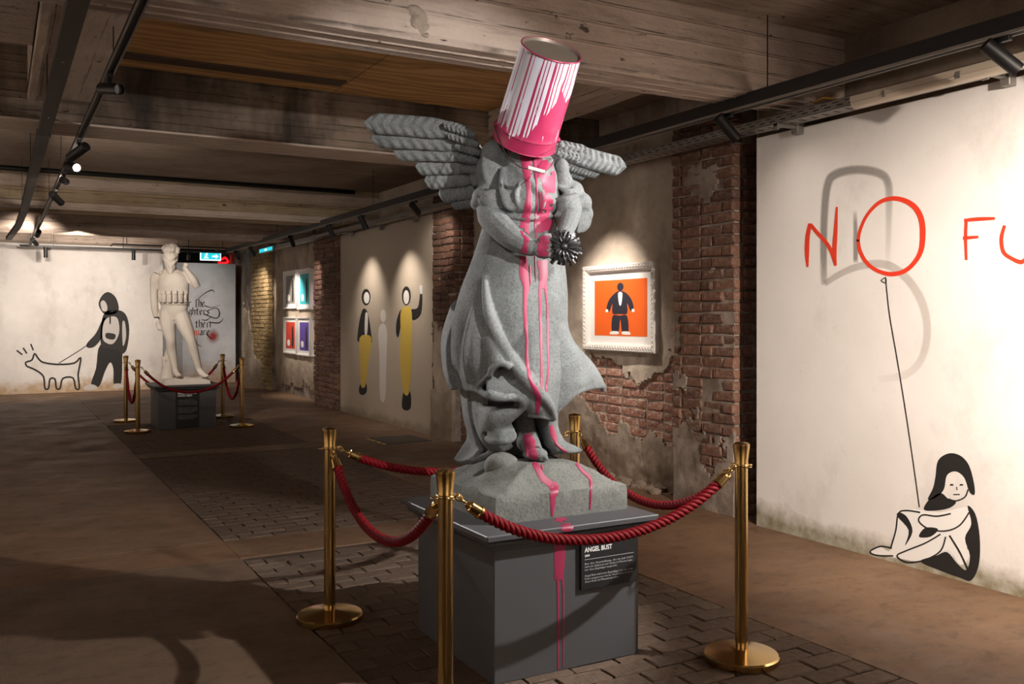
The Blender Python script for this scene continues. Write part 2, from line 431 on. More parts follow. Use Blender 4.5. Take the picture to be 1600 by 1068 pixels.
struct('ceiling_beam', boxme(-5, WX, 13.80, 13.86, 3.045, 3.15, 0.008), M['pale'])
xbeam(17.3, 18.0, 3.05, M['conc'], seed=4)
xbeam(20.95, 21.45, 3.13, M['conc'], seed=5)
xbeam(1.3, 1.7, 3.08, M['conc'], seed=6)
bm = bmesh.new(); box(bm, 0.2, 0.64, 4.85, 7.66, 3.22, CZ+0.01, 0.012); box(bm, 0.2, 0.255, 4.85, 7.66, 3.19, 3.3, 0.006)
struct('ceiling_beam', bmm(bm), M['conc_y'])
bm = bmesh.new(); box(bm, 4.05, 4.35, 4.85, 7.66, 3.30, CZ+0.01, 0.012); struct('ceiling_beam', bmm(bm), M['conc_y'])
struct('wall_right_upper', boxme(5.30, WX+0.1, -2.9, 5.4, 2.7, CZ, 0.004), M['brown'])
q = onY(655, 28, 4.56)
bm = bmesh.new()
for (dx, dz, r) in ((0, 0, .05), (.02, -.05, .04), (-.03, .03, .04), (.03, -.09, .028), (-.02, -.02, .045)):
    bmesh.ops.create_icosphere(bm, subdivisions=2, radius=r, matrix=Matrix.Translation((q.x+dx, q.y-.005, q.z+dz)) @ Matrix.Diagonal((1, .7, 1, 1)))
for v in bm.verts: v.co += Vector((noise.noise(v.co*18), noise.noise(v.co*18+Vector((5, 0, 0))), noise.noise(v.co*18+Vector((0, 7, 0)))))*.02
tag(link('broken_concrete', bmm(bm), M['plaster'], [o for o in bpy.data.objects if o.name == 'ceiling_beam'][0]), kind='stuff')
# plywood under the slab between the two beams
for (x0, x1) in ((0.66, 2.52), (2.53, 4.04)):
    nx = 40; V, Fc = [], []
    for i in range(nx+1):
        x = x0+(x1-x0)*i/nx; y1 = 7.60+0.018*noise.noise((x*9, 3, 0))+0.02*noise.noise((x*31, 5, 0))
        V += [(x, 4.88, 3.525), (x, y1, 3.515), (x, y1+0.01, 3.53), (x, 4.88, 3.54)]
    for i in range(nx):
        a = i*4
        for j in range(4): Fc.append((a+j, a+4+j, a+4+(j+1) % 4, a+(j+1) % 4))
    Fc += [(0, 1, 2, 3), (nx*4+3, nx*4+2, nx*4+1, nx*4)]
    link('plywood_sheet', mesh(V, Fc), M['ply'], ceiling)
link('plywood_batten', boxme(0.66, 2.5, 7.18, 7.36, 3.505, 3.524, 0.004), plain('dark_batten', (0.09, 0.062, 0.042), 0.8, 0, 0.3, 8), ceiling)
struct('wall_right', boxme(WX, WX+0.3, -3, 27, -0.05, CZ+0.02), M['plaster'])
struct('wall_left', boxme(-5.3, -5, -3, 27, -0.05, CZ+0.02), M['white'])
struct('wall_front', boxme(-5.3, 6, -3.3, -3, -0.05, CZ+0.02), M['white'])
struct('wall_back', boxme(-5.3, 6, 26.5, 26.8, -0.05, CZ+0.02), plain('black_wall', (0.02, 0.018, 0.018), 0.9))
wall_far = struct('wall_far', boxme(-5, 3.22, 21.5, 21.7, -0.03, 3.13, 0.004), M['far'])
wall_grey = struct('wall_far_right', boxme(2.6, 5.14, 23.0, 23.15, -0.03, 2.9, 0.004), M['grey'])
panel = struct('wall_panel', boxme(5.05, 5.2, -1.0, 5.166, -0.03, 2.948, 0.003), M['white'])
panel2 = struct('wall_panel', boxme(5.08, 5.22, 11.17, 14.94, 0.0, 2.975, 0.003), M['beige'])
for yy in (): link('panel_seam', boxme(5.0485, 5.052, yy, yy+0.003, 0.02, 2.9), M['dirt'], panel)

# ---------------------------------------------------------------- brickwork
BR = {}
def bset(m):
    if m in BR: return BR[m]
    d = {k: [roughbrick(l, 0.10, 0.078, 100+i+ord(k), 0.009, 0.007) for i in range(5)] for k, l in (('s', 0.245), ('h', 0.118))}
    for L_ in d.values():
        for me in L_: me.materials.append(M[m])
    BR[m] = d; return d
def lay(parent, o, u, nrm, width, z0, z1, m, course=0.09, skip=None, depthj=0.008, recess=None, rot=0.02):
    """courses of single bricks over a face; o = corner, u = unit along, nrm = outward"""
    S = bset(m); z = z0+course/2; r = 0; cnt = 0
    rz = atan2(u.y, u.x)
    while z < z1:
        p = 0.0; k_ = r % 2
        while p < width-0.03:
            t = 's' if (k_ % 3 != 1) else 'h'
            L_ = 0.257 if t == 's' else 0.130
            if p+L_ > width: 
                L_ = width-p
                t = 'h' if L_ < 0.19 else 's'
            k_ += 1
            c = p+L_/2
            if not (skip and skip(c, z)):
                dep = random.uniform(-depthj, depthj)-(recess(c, z) if recess else 0)
                b = link('brick', random.choice(S[t]), None, parent)
                q = o+u*c+nrm*(-0.04+dep); b.location = (q.x, q.y, z+random.uniform(-.003, .003))
                sx = (L_-0.012)/(0.245 if t == 's' else 0.118)
                b.scale = (sx, 1, random.uniform(0.93, 1.05)); b.rotation_euler = (random.uniform(-rot, rot), random.uniform(-rot, rot)*0.5, rz+random.uniform(-rot, rot)); cnt += 1
            p += L_
        z += course; r += 1
    return cnt
UY, NX, UX, NY = Vector((0, 1, 0)), Vector((-1, 0, 0)), Vector((1, 0, 0)), Vector((0, -1, 0))
def nz(a, b, s): return noise.noise((a*s, b*s, 3.3))+0.5*noise.noise((a*s*2.3, b*s*2.3, 8.1))+0.3*noise.noise((a*s*6, b*s*6, 1.1))
def ragged(name, parent, o, u, nrm, width, z0, z1, mask, m, thick=0.03, res=0.03, rough=0.012):
    """layer of plaster with broken edges over a face"""
    nu = int(width/res); nv = int((z1-z0)/res); V, Fc = [], []; idx = {}
    keep = lambda i, j: 0 <= i < nu and 0 <= j < nv and mask((i+.5)*res, z0+(j+.5)*res) > 0
    def vert(i, j, top):
        key = (i, j, top)
        if key not in idx:
            jx = 0.011*noise.noise((i*1.7, j*1.9, 2)); jz = 0.011*noise.noise((i*1.9, j*1.3, 9))
            h = (thick+rough*nz(i*res, j*res, 4)) if top else -0.02
            p = o+u*(min(max(i*res+(jx if 0 < i < nu else 0), 0), width))+nrm*h
            idx[key] = len(V); V.append((p.x, p.y, z0+j*res+jz))
        return idx[key]
    K = {(i, j) for i in range(nu) for j in range(nv) if keep(i, j)}
    for (i, j) in K:
        Fc.append((vert(i, j, 1), vert(i+1, j, 1), vert(i+1, j+1, 1), vert(i, j+1, 1)))
        for (di, dj, a, b) in ((-1, 0, (i, j+1), (i, j)), (1, 0, (i+1, j), (i+1, j+1)), (0, -1, (i, j), (i+1, j)), (0, 1, (i+1, j+1), (i, j+1))):
            if (i+di, j+dj) not in K: Fc.append((vert(*a, 1), vert(*a, 0), vert(*b, 0), vert(*b, 1)))
    bm = bmesh.new(); bm.from_mesh(mesh(V, Fc)); me = bmm(bm); 
    return link(name, autosm(me, 50), m, parent)
def pillar(y0, y1, xf, zt, m, mortar='mortar'):
    o = struct('brick_pillar', boxme(xf+0.018, WX+0.05, y0+0.018, y1-0.018, -0.02, zt), M[mortar]); return o
ZT = CZ
# near pillar
P1 = pillar(5.45, 6.21, 5.09, ZT, 'brick')
def rec1(c, z): return max(0.0, 0.03*nz(c+3, z, 2.0)+0.012) if z < 1.95 else 0.0
def pl1(c, z):   # c from near corner
    a = 0.55-abs(z-2.72)*2.4-abs(c-0.36)*2.6+0.5*nz(c, z, 5)          # patch near the top
    b = (0.80-z)*1.1+0.7*nz(c+9, z, 3.2)-0.18                             # smeared mortar at the foot
    g = 0.52*nz(c+5, z, 3.0)-0.46
    return max(a, b, g)
lay(P1, Vector((5.09, 5.45, 0)), UY, NX, 0.76, 0.0, 3.2, 'brick', skip=lambda c, z: pl1(c, z) > 0.38, recess=rec1)
lay(P1, Vector((5.09+0.10, 5.45, 0)), UX, NY, 0.17, 0.0, 3.0, 'brick', recess=lambda c, z: 0.6*rec1(c+2, z))
ragged('mortar_smear', P1, Vector((5.09, 5.45, 0)), UY, NX, 0.75, 0.0, 3.1, pl1, M['mortar'], 0.006, 0.024, 0.012)
# bay with the orange print
bay = struct('wall_right_bay', boxme(WX-0.03, WX+0.01, 6.2, 10.3, -0.02, CZ), M['mortar_lt'])
BW = 4.0
def exposed(c, z):      # >0 where bricks show ; c from y=6.2
    e = 0.36-abs(z-0.86)*1.25-max(0, c-1.9)*0.7+0.42*nz(c, z, 1.6)
    return e
lay(bay, Vector((WX-0.03, 6.22, 0)), UY, NX, 2.6, 0.27, 1.26, 'brick_lt', skip=lambda c, z: exposed(c, z) < -0.10, depthj=0.006)
ragged('plaster_layer', bay, Vector((WX-0.03, 6.2, 0)), UY, NX, 4.05, 0.0, 3.3, lambda c, z: -exposed(c, z), M['plaster'], 0.028, 0.02, 0.014)
V, Fc = [], []
for i in range(90):
    y = random.uniform(6.25, 10.0); r = random.uniform(0.02, 0.07); b = len(V)
    c_ = Vector((WX-0.06-random.random()**2*0.16, y, r*0.3))
    bm = bmesh.new(); bmesh.ops.create_icosphere(bm, subdivisions=1, radius=r)
    for v in bm.verts: V.append(c_+Vector((v.co.x, v.co.y, v.co.z*0.7))*(1+0.5*noise.noise(v.co*20+c_*9)))
    for f in bm.faces: Fc.append(tuple(v.index+b for v in f.verts))
    bm.free()
tag(link('rubble', mesh(V, Fc), M['brown'], bay), kind='stuff')
# second pillar
P2 = pillar(10.5, 11.16, 5.07, ZT, 'brick')
def pl2(c, z): return (2.05-z)*0.5+0.45*nz(c, z, 2.2)-0.18-(0.5 if c > 0.56+0.08*noise.noise((z*4, 1, 1)) else 0)
lay(P2, Vector((5.07, 10.5, 0)), UY, NX, 0.66, 0.0, 3.2, 'brick', skip=lambda c, z: pl2(c, z) > 0.3)
lay(P2, Vector((5.07+0.10, 10.5, 0)), UX, NY, 0.2, 0.0, 3.2, 'brick')
ragged('plaster_layer', P2, Vector((5.07, 10.5, 0)), UY, NX, 0.66, 0.0, 3.0, pl2, M['plaster2'], 0.03, 0.03, 0.012)
# third pillar
P3 = pillar(14.95, 16.2, 5.02, ZT, 'brick')
lay(P3, Vector((5.02, 14.95, 0)), UY, NX, 1.25, 0.0, 3.1, 'brick', depthj=0.014)
# prints bay
bay2 = struct('wall_right_bay', boxme(WX-0.02, WX+0.01, 16.2, 20.0, -0.02, CZ), M['mortar'])
ragged('plaster_layer', bay2, Vector((WX-0.02, 16.2, 0)), UY, NX, 3.9, 0.0, 3.2, lambda c, z: z-0.18+0.2*nz(c, z, 2), M['plaster2'], 0.028, 0.06, 0.012)
# yellow pillar
P4 = pillar(19.95, 22.4, 5.16, ZT, 'brick_y')
def pl4(c, z): return (c-1.05)*0.55+0.35*nz(c, z, 1.6)+(0.9-z)*0.6-0.1
lay(P4, Vector((5.16, 19.95, 0)), UY, NX, 1.5, 0.0, 3.05, 'brick_y', skip=lambda c, z: pl4(c, z) > 0.3)
ragged('plaster_layer', P4, Vector((5.16, 19.95, 0)), UY, NX, 2.4, 0.0, 3.0, pl4, M['plaster2'], 0.02, 0.05, 0.012)
yellowm = plain('yellow_tape', (.45, .33, .06), .6)
# ---------------------------------------------------------------- ceiling fittings
def rail(name, label, x, y0, y1, z0, z1, wd):
    t = empty(name, label, 'lighting track', (x, y0, z0))
    link('channel', boxme(-wd/2, wd/2, 0, y1-y0, 0.016, z1-z0, 0.003), M['black'], t)
    bm = bmesh.new(); box(bm, -wd/2-0.002, -wd/2+0.004, 0, y1-y0, 0, 0.017); box(bm, wd/2-0.004, wd/2+0.002, 0, y1-y0, 0, 0.017)
    link('track_lip', bmm(bm), M['tray'], t)
    y = 0.6
    while y < y1-y0: link('hanger_rod', boxme(-0.003, 0.003, y-0.003, y+0.003, z1-z0, CZ-z0-0.02), M['black'], t); y += 2.4
    return t
rail('lighting_track', 'long black lighting track running beside the right wall', 4.40, 1.4, 20.45, 2.985, 3.085, 0.058)
rail('lighting_track', 'black lighting track with shiny lips on the left beside a flat dark tray', 0.575, 2.6, 20.4, 2.99, 3.035, 0.042)
t = empty('lighting_track', 'thin black track hung crosswise along the far white wall', 'lighting track', (0.4, 20.55, 2.985))
link('channel', boxme(0, 4.1, -0.018, 0.018, 0, 0.04, 0.003), M['black'], t)
for x in (0.6, 1.9, 3.2): link('hanger_rod', boxme(x-.006, x+.006, -.006, .006, 0.04, 0.59), M['black'], t)
V, Fc = join_vf([tube_vf([(2.0, 20.0, 3.02), (2.05, 20.0, 3.06), (4.3, 20.0, 3.06)], 0.016, 8)]+[tube_vf([(x, 20.0, 3.06), (x, 20.0, CZ)], .006, 6) for x in (2.3, 3.3, 4.2)])
tag(link('conduit_pipe', mesh(V, Fc, True), M['black']), 'black conduit pipe running above the small crosswise track near the exit sign', 'pipe')
V, Fc = tube_vf([(-4.9, 13.735, 3.545), (4.9, 13.735, 3.545)], 0.034, 8)  # black tube makes the dark line along the top of the beam
tag(link('conduit_pipe', mesh(V, Fc, True), M['black']), 'long straight black tube drawn as the dark line under the ceiling along a yellowed concrete beam', 'pipe')
# dark flat tray, left
t = empty('cable_tray', 'flat dark dusty cable tray under the ceiling, left of the left track', 'cable tray', (0.32, 2.4, 2.985))
V, Fc = [], []
pth = [(0, 0, 0), (0, 5.6, 0), (0, 5.62, 0), (0, 11.6, 0), (-0.03, 13.4, -0.03), (-0.14, 15.2, -0.10)]
for (x, y, z) in pth: V += [(x-.044, y, z), (x+.044, y, z), (x+.044, y, z+.05), (x+.040, y, z+.05), (x+.040, y, z+.004), (x-.040, y, z+.004), (x-.040, y, z+.05), (x-.044, y, z+.05)]
for i in range(len(pth)-1):
    for j in range(8): Fc.append((i*8+j, i*8+8+j, i*8+8+(j+1) % 8, i*8+(j+1) % 8))
link('trough', mesh(V, Fc), M['traydk'], t)
for y in (5.55, 11.5): link('coupler', boxme(-.05, .05, y-.02, y+.02, -.004, .053), M['traydk'], t)
bm = bmesh.new()
for y in (1.9, 3.2, 4.8, 6.8, 8.8, 10.6):
    bmesh.ops.create_icosphere(bm, subdivisions=1, radius=0.007, matrix=Matrix.Translation((0.0, y, 0)))
tag(link('rivets', bmm(bm), M['tray'], t), kind='stuff')
for y in (1.0, 4.0, 7.2, 10.4): link('hanger_rod', boxme(-.047, -.041, y-.004, y+.004, 0.0, CZ-2.985-0.02), M['black'], t)
V, Fc = tube_vf([(0.52, 6.9, 3.2), (0.52, 6.9, 3.0), (0.57, 6.9, 2.99)], 0.004, 6)
# galvanised tray on the right wall
t = empty('cable_tray', 'slotted galvanised cable tray bracketed along the top of the right wall', 'cable tray', (4.895, 2.0, 2.955))
bm = bmesh.new(); LT = 17.2
box(bm, -.075, .075, 0, LT, 0, .003); box(bm, -.075, -.072, 0, LT, 0, .062); box(bm, .072, .075, 0, LT, 0, .062); box(bm, -.075, -.066, 0, LT, .059, .062)
link('trough', bmm(bm), M['tray'], t)
bm = bmesh.new(); y = 0.05
while y < 9: 
    box(bm, -.0765, -.0745, y, y+.05, .018, .026); box(bm, -.0765, -.0745, y+.035, y+.085, .040, .046); box(bm, -.03, .03, y, y+.02, -.0012, .0005); y += 0.10
tag(link('slots', bmm(bm), M['black'], t), kind='stuff')
bm = bmesh.new(); y = 0.3
pts = [Vector((-.02+0.03*noise.noise((i*.6, 1, 0)), i*LT/80, 0.05+0.03*noise.noise((i*.7, 4, 0)))) for i in range(81)]
V, Fc = join_vf([tube_vf([p+Vector((dx, 0, 0)) for p in pts], 0.010, 6) for dx in (-.015, .012, .03)])
tag(link('cables', mesh(V, Fc, True), M['black'], t), kind='stuff')
for yy in (3.15, 4.72, 11.6, 12.9, 14.2):
    bm = bmesh.new(); box(bm, -.10, .10, yy-2-.018, yy-2+.018, -.022, -.003, .002); box(bm, -.10, -.085, yy-2-.022, yy-2+.022, -.05, .0, .002)
    box(bm, .085, .153, yy-2-.03, yy-2+.03, -.06, .03, .003)
    link('bracket', bmm(bm), M['tray'], t)
V, Fc = tube_vf([(4.88, 4.45, 3.05), (4.9, 4.38, 3.075), (4.93, 4.3, 3.05)], 0.008, 6)
tag(link('yellow_cable', mesh(V, Fc, True), plain('yellow_sheath', (0.5, 0.28, 0.03), 0.5)), 'short yellow cable loop at the end of the tube light', 'cable')
# tube light
t = empty('tube_light', 'unlit long dusty fluorescent tube light on the tray above the white wall', 'light', (4.762, 2.0, 2.905))
bm = bmesh.new(); bmesh.ops.create_cube(bm, size=1.0)
for v in bm.verts: v.co = Vector((v.co.x*0.10*(1 if v.co.z > 0 else .8), 1.0+v.co.y*2.02, 0.055+v.co.z*0.045))
bmesh.ops.bevel(bm, geom=bm.edges[:], offset=0.006, segments=2, affect='EDGES')
link('housing', bmm(bm), plain('aged_cream_plastic', (0.46, 0.39, 0.30), 0.4), t)
V, Fc = [], []
for i, y in enumerate((0.0, 2.0)):
    for kk in range(13): th = pi+pi*kk/12; V.append((0.046*cos(th), y, 0.034+0.034*sin(th)))
for kk in range(12): Fc.append((kk, kk+1, kk+14, kk+13))
Fc += [tuple(range(12, -1, -1)), tuple(range(13, 26))]
link('diffuser', autosm(mesh(V, Fc)), plain('aged_diffuser', (0.55, 0.47, 0.37), 0.3), t)
for y in (0.3, 1.7): link('bracket', boxme(.045, .07, y-.02, y+.02, .03, .075, .002), M['tray'], t)
for y in (0.25, 0.75, 1.25, 1.75): link('clip', boxme(-.053, -.047, y-.012, y+.012, 0.02, 0.06, .001), M['tray'], t)
V, Fc = join_vf([tube_vf([(5.0, 2.72, 2.9), (5.0, 2.72, CZ)], .012, 6)])
tag(link('red_cable', mesh(V, Fc, True), M['redpaint']), 'red cable dropping down the wall behind the nearest spotlight', 'cable')

M['lens'] = emis('lit_lens', (1.0, 0.9, 0.78), 14.0); M['lensoff'] = plain('dark_lens', (0.05, 0.05, 0.05), 0.2)
def spotlight(x, y, zt, aim, label, energy=0, size=45, blend=0.7, lit=True, big=1.0, col=None):
    """cylindrical track spotlight below a rail, aimed at a point; carries its own lamp"""
    t = empty('track_spotlight', label, 'spotlight', (x, y, zt))
    j = Vector((0.0, 0, -0.075*big)); a = Vector(aim)-(Vector((x, y, zt))+j); a.normalize()
    bm = bmesh.new(); box(bm, -.016, .016, -.06, .06, -.024, .002, .003)
    V, Fc = tube_vf([(0, 0, -.02), tuple(j)], 0.011, 8)
    link('adapter', bmm(bm), M['black'], t); link('stem', mesh(V, Fc, True), M['black'], t)
    R = a.to_track_quat('Z', 'Y').to_matrix()
    r, L = 0.038*big, 0.215*big
    prof = [(r*.55, -L*.45), (r, -L*.43), (r, L*.55), (r*.9, L*.55), (r*.86, L*.40)]
    V, Fc = lathe_vf(prof, 20); Fc = Fc[:-1]
    V = [R @ v+j+Vector((0, 0, -0.01)) for v in V]
    link('housing', autosm(mesh(V, Fc)), M['black'], t)
    V, Fc = lathe_vf([(r*.86, L*.395), (r*.86, L*.40)], 20); V = [R @ v+j+Vector((0, 0, -0.01)) for v in V]
    link('lens', mesh(V, Fc), M['lens'] if lit else M['lensoff'], t)
    if energy:
        p = Vector((x, y, zt))+j+a*(L*.55+.02)+Vector((0, 0, -0.01))
        spot(p, aim, energy, size, blend, col or WARM)
    return t
spotlight(4.40, 1.86, 2.985, (2.2, 3.9, 1.35), 'black spotlight on the right track turned towards the angel', 760, 54, 0.35, col=COOL)
spotlight(4.40, 2.81, 2.985, (5.3, 2.3, 2.1), 'black spotlight nearest the camera on the right track', 14, 120, 1.0)
spotlight(4.40, 4.79, 2.985, (5.25, 4.6, 2.05), 'black spotlight on the right track above the brick pillar', 4, 110, 1.0)
spotlight(4.40, 7.2, 2.985, (5.3, 7.4, 1.45), 'black spotlight hidden behind the angel wing', 165, 72, 0.9)
spotlight(4.40, 10.2, 2.985, (5.15, 10.9, 2.5), 'black spotlight below the left wing tip of the angel', 30, 60)
spotlight(4.40, 12.0, 2.985, (5.15, 11.9, 1.45), 'black spotlight on the right track, aimed at the yellow and black figures', 75, 85, 1.0)
spotlight(4.40, 13.4, 2.985, (5.15, 13.5, 1.45), 'black spotlight close behind the right beam end', 70, 85, 1.0)
spotlight(4.40, 15.5, 2.985, (5.3, 16.6, 1.6), 'small black spotlight before the third brick pillar', 60, 60)
spotlight(4.40, 18.3, 2.985, (5.3, 18.2, 1.6), 'small black spotlight lighting the framed prints', 200, 70)
spotlight(4.40, 19.6, 2.985, (5.16, 20.6, 1.9), 'black spotlight at the far end of the right track', 130, 70)
spotlight(0.575, 5.8, 2.99, (1.15, 4.6, 2.7), 'unlit black spotlight nearest on the left track', 0, lit=False, big=.9)
spotlight(0.575, 8.05, 2.99, (-0.4, 9.6, 2.2), 'black spotlight above the glowing lamp on the left track', 0, lit=False)
spotlight(0.575, 8.9, 2.99, (2.2, 4.0, 1.9), 'glowing spotlight on the left track shining towards the camera', 900, 34, col=COOL)
spotlight(0.575, 9.9, 2.99, (1.3, 13.6, 3.1), 'black spotlight just below the glowing lamp', 90, 110, 1.0, big=.9)
spotlight(0.575, 11.3, 2.99, (2.3, 14.0, 1.6), 'black spotlight on the left track aimed at the pale statue', 350, 45)
spotlight(0.575, 16.2, 2.99, (0.2, 21.5, 1.7), 'paired black spotlight at the far end of the left track', 400, 80, 0.9)
spotlight(0.575, 18.0, 2.99, (2.0, 21.5, 1.6), 'last black spotlight on the left track', 200, 80, 0.9)
spotlight(0.86, 20.55, 2.985, (0.9, 20.6, 1.0), 'black spotlight hanging straight down left on the far wall track', 0, lit=False)
spotlight(2.5, 20.55, 2.985, (2.5, 20.6, 1.0), 'black spotlight hanging straight down beside the statue head', 0, lit=False)
spotlight(3.6, 20.55, 2.985, (3.9, 23.0, 1.6), 'black spotlight on the far track aimed at the grey lettered wall', 120, 80, 0.9)

# ---------------------------------------------------------------- exit signs, speaker, red lamps at the far end
t = empty('exit_sign', 'glowing turquoise exit sign with white arrow, hanging before the grey wall', 'sign', tuple(onY(329, 399.5, 22.2)))
M['turq'] = emis('lit_turquoise', (0.02, 0.62, 0.72), 1.1); M['lw'] = emis('lit_white', (0.75, 0.95, 1.0), 1.6)
link('casing', boxme(-.235, .235, -.02, .03, -.11, .11, .006), M['lw'], t)
link('face', boxme(-.215, .215, -.026, -.018, -.085, .09, .002), M['turq'], t)
def flat(poly, y=0.0): return [Vector((x, y, z)) for x, z in poly]
V = [(0.03, -.03, .008), (.11, -.03, .008), (.11, -.03, .045), (.18, -.03, -.012), (.11, -.03, -.07), (.11, -.03, -.032), (.03, -.03, -.032)]
link('arrow', mesh(V, [tuple(range(7))]), M['lw'], t)
bm = bmesh.new(); box(bm, -.16, -.05, -.031, -.028, -.06, -.045)
for (x, z, r) in ((-.09, .05, .016),): bmesh.ops.create_icosphere(bm, subdivisions=2, radius=r, matrix=Matrix.Translation((x, -.028, z)) @ Matrix.Diagonal((1, .15, 1, 1)))
for (a, b) in (((-.10, .035), (-.11, -.01)), ((-.11, -.01), (-.14, -.045)), ((-.11, -.01), (-.075, -.04)), ((-.10, .03), (-.065, .01)), ((-.10, .03), (-.14, .015))):
    d = Vector((b[0]-a[0], 0, b[1]-a[1])); n_ = Vector((-d.z, 0, d.x)).normalized()*.009
    A, B = Vector((a[0], -.0295, a[1])), Vector((b[0], -.0295, b[1]))
    bm.faces.new([bm.verts.new(q) for q in (A-n_, A+n_, B+n_, B-n_)])
link('running_figure', bmm(bm), M['lw'], t)
for x in (-.15, .15): link('hanger_rod', boxme(x-.004, x+.004, -.004, .004, .11, .62), M['tray'], t)
a, b = onX(407, 391, 4.78), onX(427, 389, 4.78)
t = empty('exit_sign', 'narrow turquoise lit sign on the tray in front of the yellow brick pillar', 'sign', ((a+b)/2)[:])
hy = abs(a.y-b.y)/2
link('casing', boxme(-.02, .03, -hy-.03, hy+.03, -.05, .05, .004), M['tray'], t)
link('face', boxme(-.025, -.018, -hy, hy, -.036, .036, .002), M['turq'], t)
link('symbol', boxme(-.027, -.024, -.09, .06, -.02, .02, .001), M['lw'], t)
link('bracket', boxme(.02, .062, -.05, .05, -.03, .03, .002), M['tray'], t)
p = onY(387, 421, 22.85)
t = empty('loudspeaker', 'small black loudspeaker on the top corner of the grey wall', 'speaker', p[:])
link('cabinet', boxme(-.085, .085, -.09, .1, -.14, .14, .015), M['black'], t)
V, Fc = lathe_vf([(.06, 0), (.055, .004), (.03, -.012), (.012, -.012)], 20)
link('driver', mesh([Vector((v.x, -.092-v.z, v.y-.04)) for v in V], Fc, True), M['blackpl'], t)
link('grille', boxme(-.07, .07, -.094, -.089, .06, .12, .003), M['blackpl'], t)
M['redglow'] = emis('red_neon', (1.0, 0.01, 0.015), 1.3)
for (px, py, lb) in ((347, 407, 'red glowing tube lamp right of the turquoise exit sign'), (374, 409, 'red glowing lamp nearest the black loudspeaker')):
    p = onY(px, py, 24.6)
    t = empty('red_lamp', lb, 'lamp', p[:])
    pts = catmull([(-.16, 0, .02), (-.08, 0, .09), (0, 0, .04), (.08, 0, .08), (.15, 0, -.03), (.03, 0, -.06), (-.1, 0, -.05)], 6)
    V, Fc = tube_vf(pts, .03, 8); link('tube', mesh(V, Fc, True), M['redglow'], t)
    link('backplate', boxme(-.2, .2, .03, .05, -.12, .14, .004), M['black'], t)

# ---------------------------------------------------------------- brass posts and red ropes
PH = 1.005
def make_post(loc, label, group):
    t = empty('brass_post', label, 'barrier post', loc, group)
    V, Fc = lathe_vf([(.150, 0), (.170, .003), (.172, .010), (.172, .030), (.166, .037), (.10, .046), (.05, .052), (.034, .056)], 48)
    link('base', autosm(mesh(V, Fc), 40), M['brass'], t)
    V, Fc = lathe_vf([(.0295, .05), (.0295, .90)], 32); link('pole', autosm(mesh(V, Fc), 60), M['brass'], t)
    V, Fc = lathe_vf([(.0285, .10), (.0315, .10), (.0315, .125), (.0285, .125)], 24); 
    V, Fc = lathe_vf([(.0295, .90), (.031, .902), (.031, .915), (.030, .918), (.0385, .988), (.0385, .997), (.030, 1.003), (.012, 1.007)], 32)
    link('cap', autosm(mesh(V, Fc), 30), M['brassdk'], t)
    parts = [lathe_vf([(.029, .893), (.034, .895), (.034, .905), (.029, .907)], 28)]
    for kk in range(4):
        th = kk*pi/2
        c = Vector((.045*cos(th), .045*sin(th), .898)); u = Vector((cos(th), sin(th), 0)); v = Vector((-sin(th), cos(th), 0))
        parts.append(tube_vf([c+u*(.014*cos(s*pi/6))+v*(.014*sin(s*pi/6)) for s in range(12)], .0035, 6, closed=True))
    V, Fc = join_vf(parts); link('ring_collar', mesh(V, Fc, True), M['brass'], t)
    return t
def dup(root, loc, label, group=None):
    r = root.copy(); COL.objects.link(r); r.location = loc; r['label'] = label
    if group: r['group'] = group
    for ch in list(root.children):
        c_ = ch.copy(); COL.objects.link(c_); c_.parent = r
        for g in ch.children:
            d = g.copy(); COL.objects.link(d); d.parent = c_
    return r
GP = 'brass posts around the angel'; GQ = 'brass posts around the pale statue'
PA = [Vector((1.49, 3.16, 0)), Vector((1.52, 4.64, 0)), Vector((2.995, 3.16, 0)), Vector((3.02, 4.59, 0))]
post = make_post(PA[0], 'brass post nearest the camera, before the left edge of the grey plinth', GP)
dup(post, PA[1], 'brass post left of the angel, the one with its round base in full view', GP)
dup(post, PA[2], 'brass post right of the angel, standing before the white wall', GP)
dup(post, PA[3], 'brass post half hidden behind the angel robe near the brick bay', GP)
PB = [Vector((1.69, 13.45, 0)), Vector((1.71, 14.95, 0)), Vector((3.09, 13.42, 0)), Vector((3.12, 14.87, 0))]
dup(post, PB[0], 'front left brass post of the pale statue, beside the hooded wall figure', GQ)
dup(post, PB[1], 'rear left brass post of the pale statue, leftmost of all brass posts', GQ)
dup(post, PB[2], 'front right brass post of the pale statue', GQ)
dup(post, PB[3], 'rear right brass post behind the grey plinth of the pale statue', GQ)
